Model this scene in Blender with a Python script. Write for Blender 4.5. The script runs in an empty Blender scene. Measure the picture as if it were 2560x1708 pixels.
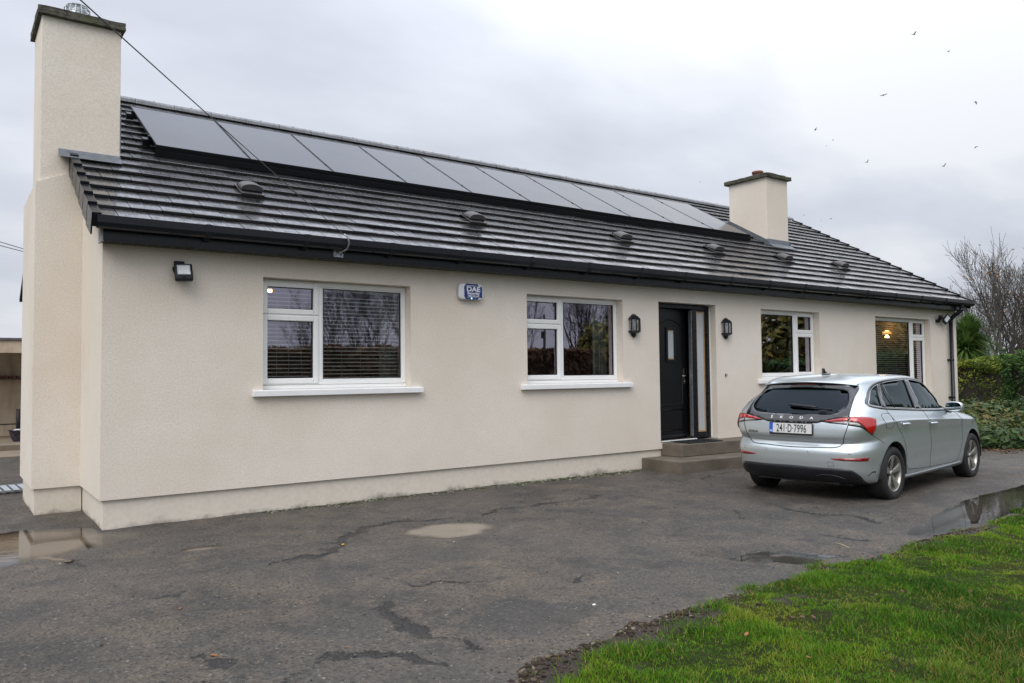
import bpy, bmesh, math, random
import numpy as np
from mathutils import Vector, Matrix
from mathutils.bvhtree import BVHTree
from mathutils.geometry import delaunay_2d_cdt

random.seed(7); rng = np.random.default_rng(7)
SC = bpy.context.scene
COL = SC.collection
R = math.radians

# ------------------------------------------------------------------ camera
YAW, PITCH, ROLL = R(54.009), R(2.339), R(-0.607)
Fv = Vector((math.cos(YAW)*math.cos(PITCH), math.sin(YAW)*math.cos(PITCH), math.sin(PITCH)))
Rv = Vector((math.sin(YAW), -math.cos(YAW), 0)); Uv = Rv.cross(Fv)
R2 = Rv*math.cos(ROLL) + Uv*math.sin(ROLL); U2 = -Rv*math.sin(ROLL) + Uv*math.cos(ROLL)
cam_d = bpy.data.cameras.new('camera'); cam = bpy.data.objects.new('camera', cam_d); COL.objects.link(cam)
cam_d.sensor_width = 36; cam_d.lens = 1957.652*36/2560
cam_d.clip_start = 0.05; cam_d.clip_end = 3000
CAM = Vector((-1.185, -8.117, 1.405))
M3 = Matrix((R2, U2, -Fv)).transposed()
cam.matrix_world = Matrix.Translation(CAM) @ M3.to_4x4()
SC.camera = cam

# ------------------------------------------------------------------ world (overcast sky)
SUN_EL, SUN_AZ = R(48), R(215)     # azimuth measured as direction the light comes from, from +X ccw -> see below
W = bpy.data.worlds.new('World'); SC.world = W; W.use_nodes = True
nt = W.node_tree; N = nt.nodes; L = nt.links
for n in list(N): N.remove(n)
out = N.new('ShaderNodeOutputWorld')
sky = N.new('ShaderNodeTexSky'); sky.sky_type = 'NISHITA'; sky.sun_disc = False
sky.sun_elevation = SUN_EL; sky.sun_rotation = R(235); sky.dust_density = 2.0
bg1 = N.new('ShaderNodeBackground'); bg1.inputs['Strength'].default_value = 0.10
L.new(sky.outputs[0], bg1.inputs[0])
tc = N.new('ShaderNodeTexCoord')
sep = N.new('ShaderNodeSeparateXYZ'); L.new(tc.outputs['Generated'], sep.inputs[0])
def mth(op, a, b=None, clamp=False):
    m = N.new('ShaderNodeMath'); m.operation = op; m.use_clamp = clamp
    for i, v in enumerate((a, b)):
        if v is None: continue
        if isinstance(v, (int, float)): m.inputs[i].default_value = v
        else: L.new(v, m.inputs[i])
    return m.outputs[0]
zc = mth('MAXIMUM', sep.outputs[2], 0.0)
den = mth('ADD', zc, 0.34)
cx = mth('DIVIDE', sep.outputs[0], den); cy = mth('DIVIDE', sep.outputs[1], den)
comb = N.new('ShaderNodeCombineXYZ'); L.new(cx, comb.inputs[0]); L.new(cy, comb.inputs[1])
n1 = N.new('ShaderNodeTexNoise'); n1.inputs['Scale'].default_value = 1.05; n1.inputs['Detail'].default_value = 5
n1.inputs['Roughness'].default_value = 0.46; n1.inputs['Distortion'].default_value = 0.35
mp1 = N.new('ShaderNodeMapping'); mp1.inputs['Location'].default_value = (6.66, -7.04, 6.78); mp1.inputs['Rotation'].default_value = (0, 0, 3.86); L.new(comb.outputs[0], mp1.inputs[0]); L.new(mp1.outputs[0], n1.inputs['Vector'])
mp = N.new('ShaderNodeMapping'); mp.inputs['Location'].default_value = (5.662, -3.928, 5.746); mp.inputs['Scale'].default_value = (0.9, 1.7, 1); mp.inputs['Rotation'].default_value=(0,0,R(40))
L.new(comb.outputs[0], mp.inputs[0])
n2 = N.new('ShaderNodeTexNoise'); n2.inputs['Scale'].default_value = 2.2; n2.inputs['Detail'].default_value = 6
n2.inputs['Roughness'].default_value = 0.5
L.new(mp.outputs[0], n2.inputs['Vector'])
mixn = mth('ADD', mth('MULTIPLY', n1.outputs[0], 0.70), mth('MULTIPLY', n2.outputs[0], 0.30))
cr = N.new('ShaderNodeValToRGB'); L.new(mixn, cr.inputs[0])
e = cr.color_ramp.elements
e[0].position = 0.37; e[0].color = (0.425, 0.45, 0.51, 1)
e[1].position = 0.585; e[1].color = (0.655, 0.675, 0.715, 1)
k = e.new(0.49); k.color = (0.53, 0.56, 0.625, 1)
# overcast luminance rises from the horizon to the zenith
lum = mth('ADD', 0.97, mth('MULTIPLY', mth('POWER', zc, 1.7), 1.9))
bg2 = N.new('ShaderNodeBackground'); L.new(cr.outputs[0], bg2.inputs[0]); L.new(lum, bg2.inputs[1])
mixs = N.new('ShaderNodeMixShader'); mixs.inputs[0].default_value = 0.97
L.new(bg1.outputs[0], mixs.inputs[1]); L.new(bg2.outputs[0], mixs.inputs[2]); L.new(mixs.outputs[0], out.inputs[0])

# ------------------------------------------------------------------ sun (soft, behind cloud)
sd = bpy.data.lights.new('sun', 'SUN'); sd.energy = 1.5; sd.angle = R(40); sd.color = (1.0, 0.955, 0.90)
sun = bpy.data.objects.new('sun', sd); COL.objects.link(sun)
az = R(235); dsun = Vector((math.sin(az)*math.cos(SUN_EL), math.cos(az)*math.cos(SUN_EL), math.sin(SUN_EL)))
sun.rotation_euler = dsun.to_track_quat('Z', 'Y').to_euler(); sun.location = dsun*60

# ------------------------------------------------------------------ render / exposure
vs = SC.view_settings; vs.view_transform = 'Standard'; vs.look = 'None'; vs.gamma = 1; vs.exposure = 0.26
vs.use_curve_mapping = False
SC.cycles.max_bounces = 8; SC.cycles.transparent_max_bounces = 16; SC.cycles.sample_clamp_indirect = 6

# ------------------------------------------------------------------ materials
MATS = {}
class NT:
    def __init__(s, name):
        s.m = bpy.data.materials.new(name); s.m.use_nodes = True; s.t = s.m.node_tree
        s.N = s.t.nodes; s.L = s.t.links; s.b = s.N['Principled BSDF']; s.o = s.N['Material Output']; MATS[name] = s.m
        s.tc = None
    def obj(s):
        if not s.tc: s.tc = s.N.new('ShaderNodeTexCoord')
        return s.tc.outputs['Object']
    def pos(s):
        g = s.N.new('ShaderNodeNewGeometry'); return g.outputs['Position']
    def put(s, k, v):
        i = s.b.inputs[k] if isinstance(k, str) else k
        if hasattr(v, 'links') or isinstance(v, bpy.types.NodeSocket): s.L.new(v, i)
        elif isinstance(v, (tuple, list)): i.default_value = (*v, 1) if len(v) == 3 and i.type == 'RGBA' else v
        else: i.default_value = v
    def map(s, vec, scale=(1, 1, 1), loc=(0, 0, 0), rot=(0, 0, 0)):
        m = s.N.new('ShaderNodeMapping'); m.inputs['Scale'].default_value = scale; m.inputs['Location'].default_value = loc
        m.inputs['Rotation'].default_value = rot; s.L.new(vec, m.inputs[0]); return m.outputs[0]
    def noise(s, scale, detail=4, rough=0.5, vec=None, dist=0.0):
        n = s.N.new('ShaderNodeTexNoise'); n.inputs['Scale'].default_value = scale; n.inputs['Detail'].default_value = detail
        n.inputs['Roughness'].default_value = rough; n.inputs['Distortion'].default_value = dist
        s.L.new(vec if vec is not None else s.pos(), n.inputs['Vector']); return n.outputs[0]
    def voro(s, scale, vec=None, out='Distance', feature='F1'):
        n = s.N.new('ShaderNodeTexVoronoi'); n.inputs['Scale'].default_value = scale; n.feature = feature
        s.L.new(vec if vec is not None else s.pos(), n.inputs['Vector']); return n.outputs[out]
    def math(s, op, a, b=None, c=None, clamp=False):
        m = s.N.new('ShaderNodeMath'); m.operation = op; m.use_clamp = clamp
        for i, v in enumerate((a, b, c)):
            if v is None: continue
            if isinstance(v, (int, float)): m.inputs[i].default_value = v
            else: s.L.new(v, m.inputs[i])
        return m.outputs[0]
    def rng(s, v, a, b, c=0.0, d=1.0, smooth=False):
        m = s.N.new('ShaderNodeMapRange'); m.inputs[1].default_value = a; m.inputs[2].default_value = b
        m.inputs[3].default_value = c; m.inputs[4].default_value = d
        if smooth: m.interpolation_type = 'SMOOTHSTEP'
        s.L.new(v, m.inputs[0]); return m.outputs[0]
    def mix(s, f, a, b, mode='MIX'):
        m = s.N.new('ShaderNodeMix'); m.data_type = 'RGBA'; m.blend_type = mode
        for i, v in ((0, f), (6, a), (7, b)):
            if isinstance(v, (int, float)): m.inputs[i].default_value = v
            elif isinstance(v, (tuple, list)): m.inputs[i].default_value = (*v, 1)
            else: s.L.new(v, m.inputs[i])
        return m.outputs[2]
    def attr(s, name, what='Fac'):
        a = s.N.new('ShaderNodeAttribute'); a.attribute_name = name; return a.outputs[what]
    def bump(s, h, strength=0.5, dist=0.01):
        b = s.N.new('ShaderNodeBump'); b.inputs['Strength'].default_value = strength; b.inputs['Distance'].default_value = dist
        s.L.new(h, b.inputs['Height']); s.L.new(b.outputs[0], s.b.inputs['Normal']); return b
def simple(name, col, rough=0.5, metal=0.0, spec=None, var=0.0, vscale=8, bump=0.0, bscale=80, coat=0):
    t = NT(name); t.put('Roughness', rough); t.put('Metallic', metal)
    if coat: t.put('Coat Weight', coat); t.put('Coat Roughness', 0.05)
    if spec is not None: t.put('Specular IOR Level', spec)
    if var:
        n = t.noise(vscale, 5); t.put('Base Color', t.mix(t.rng(n, .3, .7), tuple(c*(1-var) for c in col), tuple(min(1, c*(1+var)) for c in col)))
    else: t.put('Base Color', col)
    if bump: t.bump(t.noise(bscale, 3), bump, 0.003)
    return t.m

def m_render():
    t = NT('cream_render'); p = t.pos()
    f2_ = t.noise(60, 4, .7); big = t.noise(0.7, 4, .55); mid = t.noise(5, 5, .6); fine = t.noise(170, 3, .6)
    c = t.mix(t.rng(big, .38, .62), (.735, .66, .57), (.795, .735, .655))
    c = t.mix(t.rng(mid, .3, .75, 0, .35), c, (.69, .625, .525))
    c = t.mix(t.rng(f2_, .36, .62, .30, 0), c, (.40, .34, .28))
    t.put('Base Color', c); t.put('Roughness', .9); t.put('Specular IOR Level', .25)
    f2 = t.noise(90, 2, .5); h = t.math('ADD', t.math('MULTIPLY', fine, .8), t.math('ADD', f2, t.noise(38, 3, .6))); t.bump(h, .42, .005)
    return t.m
def m_plinth():
    t = NT('cream_render_stained_plinth')
    sp = t.N.new('ShaderNodeSeparateXYZ'); t.L.new(t.pos(), sp.inputs[0])
    n = t.noise(3.0, 6, .65); n2 = t.noise(22, 4, .6)
    h = t.math('ADD', sp.outputs[2], t.rng(n, .3, .7, .10, -.02))
    h = t.math('ADD', h, t.rng(n2, .3, .7, .02, -.02))
    st = t.rng(h, .0, .08, .8, 0.0)
    c = t.mix(t.rng(n2, .3, .7), (.62, .56, .48), (.69, .635, .55)); c = t.mix(st, c, (.085, .075, .06))
    t.put('Base Color', c); t.put('Roughness', .85); t.put('Specular IOR Level', .3)
    t.bump(t.noise(120, 3, .6), .6, .004)
    return t.m
def m_tile():
    t = NT('wet_slate_grey_tile'); oi = t.N.new('ShaderNodeObjectInfo'); r = oi.outputs['Random']
    p = t.pos(); mpv = t.map(p, (1.2, 14, 14)); st = t.noise(3.2, 5, .6, mpv); blot = t.noise(1.6, 5, .6)
    streak = t.noise(7, 5, .65, t.map(p, (5.0, .8, .8)))
    r = t.math('FRACT', t.math('ADD', r, t.attr('tilernd'))); c = t.mix(r, (.011, .011, .0135), (.022, .021, .025)); c = t.mix(t.rng(blot, .45, .7, 0, .5), c, (.032, .028, .028))
    t.put('Base Color', c)
    w = t.math('MULTIPLY', t.math('ADD', t.math('MULTIPLY', st, .4), t.math('ADD', t.math('MULTIPLY', blot, .3), t.math('MULTIPLY', streak, .35))), 1.0)
    t.put('Roughness', t.rng(w, .42, .62, .16, .38)); t.put('Specular IOR Level', 1.0); t.put('Coat Weight', t.rng(w, .48, .57, 1.0, .15)); t.put('Coat Roughness', .11)
    t.bump(t.math('ADD', t.noise(55, 4, .6), t.math('MULTIPLY', streak, 1.2)), .07, .003)
    return t.m
def m_black(name, rough, var=.15):
    t = NT(name); n = t.noise(14, 5, .6); t.put('Base Color', t.mix(n, (.006, .007, .010), (.011, .0125, .017))); t.put('Specular IOR Level', .32)
    t.put('Roughness', t.rng(n, .2, .8, rough*.93, rough*1.07)); return t.m
def m_glass(name='window_glass', tint=(.90, .85, 1.0), k=3.6, trans=(.84, .88, .85), ior=1.5, base=.12):
    t = NT(name); t.N.remove(t.b)
    tr = t.N.new('ShaderNodeBsdfTransparent'); tr.inputs[0].default_value = (*trans, 1)
    gl = t.N.new('ShaderNodeBsdfGlossy'); gl.inputs['Roughness'].default_value = 0.0; gl.inputs[0].default_value = (*tint, 1)
    fr = t.N.new('ShaderNodeFresnel'); fr.inputs[0].default_value = ior
    b = t.N.new('ShaderNodeBump'); b.inputs['Strength'].default_value = .015; b.inputs['Distance'].default_value = .02
    n = t.noise(2.2, 2, .4); t.L.new(n, b.inputs['Height']); t.L.new(b.outputs[0], gl.inputs['Normal'])
    f = t.math('ADD', t.math('MULTIPLY', fr.outputs[0], k), base, clamp=True)
    mx = t.N.new('ShaderNodeMixShader'); t.L.new(f, mx.inputs[0]); t.L.new(tr.outputs[0], mx.inputs[1]); t.L.new(gl.outputs[0], mx.inputs[2])
    t.L.new(mx.outputs[0], t.o.inputs[0]); return t.m
def m_lichen():
    t = NT('lichened_concrete'); n = t.noise(14, 6, .7); n2 = t.noise(60, 4, .6); n3 = t.noise(6, 4, .6)
    c = t.mix(t.rng(n, .4, .6), (.055, .05, .04), (.13, .12, .10)); c = t.mix(t.rng(n3, .48, .62, 0, .7), c, (.085, .095, .04)); c = t.mix(t.rng(n2, .64, .7, 0, .8), c, (.33, .33, .29))
    t.put('Base Color', c); t.put('Roughness', .95); t.bump(t.math('ADD', n, n2), .8, .02); return t.m
def m_lead():
    t = NT('lead_flashing'); n = t.noise(18, 5, .6); t.put('Base Color', t.mix(n, (.07, .08, .095), (.22, .24, .27)))
    t.put('Roughness', .45); t.put('Metallic', .4); t.bump(t.noise(25, 3), .5, .01); return t.m
def m_panel():
    t = NT('solar_panel_glass'); t.put('Base Color', (.010, .015, .030)); t.put('Roughness', t.rng(t.noise(1.3, 3), .3, .7, .13, .2))
    t.put('Specular IOR Level', .55); return t.m
def m_concrete(name, a, b, wet=.6):
    t = NT(name); n = t.noise(2.4, 6, .65); n2 = t.noise(45, 4, .6)
    c = t.mix(t.rng(n, .35, .65), a, b); c = t.mix(t.rng(n2, .3, .75, 0, .35), c, tuple(x*.6 for x in a))
    t.put('Base Color', c); t.put('Roughness', t.rng(n, .3, .7, wet, .9)); t.bump(n2, .4, .005); return t.m

m_render(); m_plinth(); m_tile(); m_lichen(); m_lead(); m_panel(); m_glass()
m_glass('clear_lamp_glass', (1, 1, 1), 1.2, (.75, .8, .82))
m_black('black_upvc', .28); m_black('black_paint', .34); m_black('black_matt_plastic', .55)
simple('white_upvc', (.82, .825, .81), .28, var=.03, vscale=3)
simple('weathered_white_board', (.42, .42, .40), .7, var=.2, vscale=20)
simple('white_sill_paint', (.80, .80, .80), .5, var=.05, vscale=5, bump=.15, bscale=60)
simple('rubber_gasket', (.012, .012, .013), .6)
simple('galvanised_steel', (.38, .40, .42), .42, .8, var=.25, vscale=30)
simple('chrome', (.70, .70, .68), .18, 1.0)
simple('terracotta', (.20, .085, .055), .85, var=.3, vscale=20, bump=.4)
simple('frosted_glass_panel', (.42, .45, .47), .35, var=.10, vscale=2)
simple('bare_timber_bead', (.40, .24, .11), .6, var=.15, vscale=14)
simple('cable_black', (.02, .02, .022), .5)
simple('cable_grey', (.35, .37, .38), .5)
m_concrete('step_concrete', (.095, .078, .058), (.175, .148, .118), .4)
simple('floor_dark', (.10, .075, .05), .6, var=.2)
simple('room_wall_tan', (.20, .12, .07), .9, var=.08, vscale=2)
simple('room_wall_green', (.16, .25, .20), .9, var=.05)
simple('room_wall_dim', (.085, .06, .04), .9, var=.1, vscale=2)
simple('room_wall_grey', (.22, .20, .18), .9, var=.05)
simple('ceiling_white', (.6, .6, .58), .9)
simple('blind_slat', (.92, .93, .90), .45)
simple('curtain_cloth', (.40, .44, .40), .9, var=.12, vscale=20)
simple('curtain_brown', (.20, .16, .13), .9, var=.12, vscale=20)
simple('furniture_dark', (.05, .035, .025), .5, var=.2)
simple('door_mat_coir', (.012, .013, .016), .95, bump=.6, bscale=200)

# ------------------------------------------------------------------ mesh helpers
def link(o, parent=None):
    COL.objects.link(o)
    if parent is not None: o.parent = parent
    return o
def tag(o, label=None, cat=None, group=None, kind=None):
    for k, v in (('label', label), ('category', cat), ('group', group), ('kind', kind)):
        if v: o[k] = v
    return o
def empty(name, loc=(0, 0, 0), rotz=0, label=None, cat=None, group=None):
    o = bpy.data.objects.new(name, None); COL.objects.link(o); o.location = loc; o.rotation_euler = (0, 0, rotz)
    o.empty_display_size = .2
    return tag(o, label, cat, group)
class MB:
    def __init__(s): s.v = []; s.f = []; s.mi = []; s.sm = []; s.cur = 0
    def face(s, idx, smooth=False): s.f.append(tuple(idx)); s.mi.append(s.cur); s.sm.append(smooth)
    def add(s, vs, fs, smooth=False):
        o = len(s.v); s.v += [tuple(p) for p in vs]
        for f in fs: s.face([i+o for i in f], smooth)
        return s
    def box(s, x0, x1, y0, y1, z0, z1, M=None):
        vs = [(x, y, z) for z in (z0, z1) for y in (y0, y1) for x in (x0, x1)]
        if M is not None: vs = [M @ Vector(p) for p in vs]
        return s.add(vs, [(0, 2, 3, 1), (4, 5, 7, 6), (0, 1, 5, 4), (2, 6, 7, 3), (0, 4, 6, 2), (1, 3, 7, 5)])
    def prism(s, poly, axis, a, b, M=None):
        # poly: 2D points in the plane of the two other axes, extruded from a to b along axis
        n = len(poly)
        def P(p, t):
            q = {'x': (t, p[0], p[1]), 'y': (p[0], t, p[1]), 'z': (p[0], p[1], t)}[axis]
            return M @ Vector(q) if M is not None else q
        vs = [P(p, a) for p in poly] + [P(p, b) for p in poly]
        ar = sum(poly[i][0]*poly[(i+1) % n][1]-poly[(i+1) % n][0]*poly[i][1] for i in range(n))
        flip = (ar > 0) ^ (axis == 'y') ^ (b < a)
        fs = [tuple(range(n)), tuple(range(2*n-1, n-1, -1))] + [(i, i+n, (i+1) % n+n, (i+1) % n) for i in range(n)]
        if flip: fs = [tuple(reversed(f)) for f in fs]
        return s.add(vs, fs) if False else s.add(vs, [tuple(reversed(f)) for f in fs] if False else fs)
    def tube(s, path, r, n=8, cap=True, smooth=True):
        path = [Vector(p) for p in path]; rs = r if isinstance(r, (list, tuple)) else [r]*len(path)
        o = len(s.v); up = None
        for i, p in enumerate(path):
            d = (path[min(i+1, len(path)-1)] - path[max(i-1, 0)]).normalized()
            if up is None: up = Vector((0, 0, 1)) if abs(d.z) < .9 else Vector((1, 0, 0))
            a = d.cross(up).normalized(); b = a.cross(d).normalized(); up = b
            for j in range(n):
                t = 2*math.pi*j/n; s.v.append(tuple(p + (a*math.cos(t)+b*math.sin(t))*rs[i]))
        for i in range(len(path)-1):
            for j in range(n):
                q = (j+1) % n; s.face((o+i*n+j, o+(i+1)*n+j, o+(i+1)*n+q, o+i*n+q), smooth)
        if cap:
            s.face([o+j for j in range(n)]); s.face([o+(len(path)-1)*n+j for j in reversed(range(n))])
        return s
    def lathe(s, prof, n=24, c=(0, 0, 0), M=None, smooth=True, a0=0, a1=2*math.pi):
        o = len(s.v); full = abs(a1-a0-2*math.pi) < 1e-6; m = n if full else n+1
        for (r, z) in prof:
            for j in range(m):
                t = a0+(a1-a0)*j/n; p = Vector((r*math.cos(t), r*math.sin(t), z))
                p = (M @ p) if M is not None else p
                s.v.append(tuple(p+Vector(c)))
        for i in range(len(prof)-1):
            for j in range(n):
                q = (j+1) % m; s.face((o+i*m+j, o+i*m+q, o+(i+1)*m+q, o+(i+1)*m+j), smooth)
        return s
    def build(s, name, mat, parent=None, bevel=0, seg=2, recalc=True):
        me = bpy.data.meshes.new(name); me.from_pydata(s.v, [], s.f)
        mats = mat if isinstance(mat, (list, tuple)) else [mat]
        for m in mats: me.materials.append(MATS[m] if isinstance(m, str) else m)
        me.polygons.foreach_set('material_index', s.mi); me.polygons.foreach_set('use_smooth', s.sm)
        if recalc:
            bm = bmesh.new(); bm.from_mesh(me); bmesh.ops.recalc_face_normals(bm, faces=bm.faces); bm.to_mesh(me); bm.free()
        me.update()
        o = bpy.data.objects.new(name, me); link(o, parent)
        if bevel:
            b = o.modifiers.new('bevel', 'BEVEL'); b.width = bevel; b.segments = seg; b.limit_method = 'ANGLE'; b.angle_limit = R(35)
        return o
def np_mesh(name, co, faces, mat, parent=None, smooth=False, attrs=None):
    # faces: int array (n,k) of one size
    me = bpy.data.meshes.new(name); co = np.asarray(co, dtype=np.float32); faces = np.asarray(faces, dtype=np.int32)
    nf, kk = faces.shape
    me.vertices.add(len(co)); me.vertices.foreach_set('co', co.ravel())
    me.loops.add(nf*kk); me.loops.foreach_set('vertex_index', faces.ravel())
    me.polygons.add(nf); me.polygons.foreach_set('loop_start', np.arange(0, nf*kk, kk, dtype=np.int32))
    try: me.polygons.foreach_set('loop_total', np.full(nf, kk, dtype=np.int32))
    except Exception: pass
    if smooth: me.polygons.foreach_set('use_smooth', np.ones(nf, dtype=bool))
    for k, a in (attrs or {}).items():
        at = me.attributes.new(k, 'FLOAT', 'POINT'); at.data.foreach_set('value', np.asarray(a, dtype=np.float32))
    me.materials.append(MATS[mat] if isinstance(mat, str) else mat)
    me.update(calc_edges=True); me.validate()
    o = bpy.data.objects.new(name, me); link(o, parent); return o
def copy_tree(o, parent=None):
    c = o.copy(); COL.objects.link(c)
    if parent is not None: c.parent = parent
    for ch in list(o.children): copy_tree(ch, c)
    return c
def text_mesh(name, body, size, mat, parent, M, extrude=.001, align='LEFT', sx=1.0, bold=0.0, spacing=1.0):
    cu = bpy.data.curves.new(name, 'FONT'); cu.body = body; cu.size = size; cu.extrude = extrude; cu.align_x = align
    cu.offset = bold; cu.space_character = spacing; cu.resolution_u = 3
    to = bpy.data.objects.new(name, cu); COL.objects.link(to)
    dg = bpy.context.evaluated_depsgraph_get(); me = bpy.data.meshes.new_from_object(to.evaluated_get(dg))
    COL.objects.unlink(to); bpy.data.objects.remove(to)
    me.transform(Matrix.Diagonal((sx, 1, 1, 1))); me.transform(M); me.materials.clear(); me.materials.append(MATS[mat])
    o = bpy.data.objects.new(name, me); link(o, parent); return o
# ================================================================== GROUND, DRIVEWAY, PUDDLES
LX, SOF, ZD = 16.695, 2.674, 0.27
SL = 0.5723; ANG = math.atan(SL); EY, EZ = -0.27, 2.825; RY, RZ = 4.184, 5.374
def roof_z(y): return EZ + (y-EY)*SL
def vnoise(x, y, s, seed):
    r = np.random.default_rng(seed); T = r.random((256, 256)).astype(np.float32)
    u = x*s; v = y*s; iu = np.floor(u).astype(int); iv = np.floor(v).astype(int); fu = u-iu; fv = v-iv
    fu = fu*fu*(3-2*fu); fv = fv*fv*(3-2*fv)
    g = lambda a, b: T[a & 255, b & 255]
    return (g(iu, iv)*(1-fu)+g(iu+1, iv)*fu)*(1-fv) + (g(iu, iv+1)*(1-fu)+g(iu+1, iv+1)*fu)*fv - .5
def fbm(x, y, s, seed, o=4):
    t = 0; a = 1
    for i in range(o): t = t + vnoise(x, y, s*2**i, seed+i)*a; a *= .5
    return t
EDGE = [(-14, -5.15), (-2, -5.3), (0.3, -5.25), (0.82, -5.08), (1.10, -4.90), (1.54, -4.75), (2.26, -4.76), (2.94, -4.65), (3.87, -4.68),
        (4.52, -4.73), (5.16, -4.72), (6.41, -4.70), (7.48, -4.62), (8.5, -4.6), (11, -4.5), (15, -4.1), (40, -3.6)]
EX = np.array([e[0] for e in EDGE]); EYs = np.array([e[1] for e in EDGE])
def edge_y(x): return np.interp(x, EX, EYs)
CRACKS = [([(0.84, -2.27), (1.05, -2.22), (1.27, -2.25), (1.45, -2.0), (1.6, -1.73), (1.95, -1.45), (2.32, -1.34), (2.56, -1.42), (2.84, -1.55)], .042),
          ([(0.94, -3.72), (1.09, -3.66), (0.97, -3.83), (0.96, -4.04), (0.93, -4.16), (0.95, -4.3), (0.98, -4.44), (1.03, -4.54), (1.03, -4.73)], .032),
          ([(-0.12, -3.95), (-0.07, -4.06), (-0.06, -4.19)], .035), ([(-0.11, -2.63), (0.01, -2.69), (0.12, -2.65)], .025),
          ([(-0.57, -0.88), (-0.39, -1.07), (-0.33, -1.25), (-0.31, -1.41)], .035),
          ([(3.24, -1.57), (3.48, -1.42), (3.73, -1.54), (4.02, -1.4), (4.42, -1.5), (4.9, -1.42)], .034),
          ([(5.81, -3.16), (5.71, -3.6), (6.0, -3.91), (5.78, -4.26)], .034),
          ([(3.69, -4.27), (3.91, -4.25), (4.08, -4.28), (4.22, -4.49), (4.32, -4.72)], .036),
          ([(2.25, -4.05), (2.41, -3.98), (2.62, -4.04)], .02), ([(5.34, -2.95), (5.01, -3.34)], .022),
          ([(4.95, -4.16), (4.98, -4.33), (4.96, -4.55)], .022), ([(1.3, -3.1), (1.45, -3.45), (1.75, -3.6)], .014),
          ([(0.1, -4.6), (0.35, -4.35), (0.6, -4.45), (0.75, -4.8)], .03), ([(6.9, -1.2), (7.3, -1.0), (7.9, -1.05)], .015)]
BAS = [(2.62, -1.98, .46, .36, -.3, .017), (-.95, -.24, .98, .70, 0, .024), (.58, -1.34, .17, .09, 0, .012), (7.6, -4.42, 2.1, .26, .12, .022),
       (4.05, -4.5, .42, .28, 0, .010), (0.1, 3.0, .9, .8, 0, .01)]
WATER_Z = -.0085
def seg_dist(x, y, P):
    d = np.full(x.shape, 9.0, np.float32)
    for (ax, ay), (bx, by) in zip(P[:-1], P[1:]):
        vx, vy = bx-ax, by-ay; t = np.clip(((x-ax)*vx+(y-ay)*vy)/(vx*vx+vy*vy), 0, 1)
        d = np.minimum(d, np.hypot(x-ax-t*vx, y-ay-t*vy))
    return d
def drive_h(x, y):
    z = fbm(x, y, .9, 11, 3)*.010 + fbm(x, y, 5, 31, 4)*.006 - .001
    ck = np.zeros(x.shape, np.float32)
    wx = x + fbm(x, y, 7, 51, 4)*.11; wy = y + fbm(x, y, 7, 61, 4)*.11
    for P, w in CRACKS:
        k = np.clip(1 - seg_dist(wx, wy, P)/(w*1.9), 0, 1)*np.clip(.75+vnoise(x, y, 6, 67)*1.5, .35, 1); ck = np.maximum(ck, k)
    z = z - ck**1.5*.016
    for (cx_, cy_, rx, ry, a, dp) in BAS:
        dx, dy = x-cx_, y-cy_; u = (dx*math.cos(a)+dy*math.sin(a))/rx; v = (-dx*math.sin(a)+dy*math.cos(a))/ry
        q = u*u+v*v; z = z - dp*np.exp(-q*q*.9)
    z = z - np.clip(1-np.hypot(x-7.2, (y+3.6)*1.0)/3.2, 0, 1)*.0
    z = z + np.clip((y+.25)/.25, 0, 1)*np.clip((x+.1)*8, 0, 1)*.012*(np.abs(vnoise(x, y, 12, 77))+.3)
    return z, ck
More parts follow.
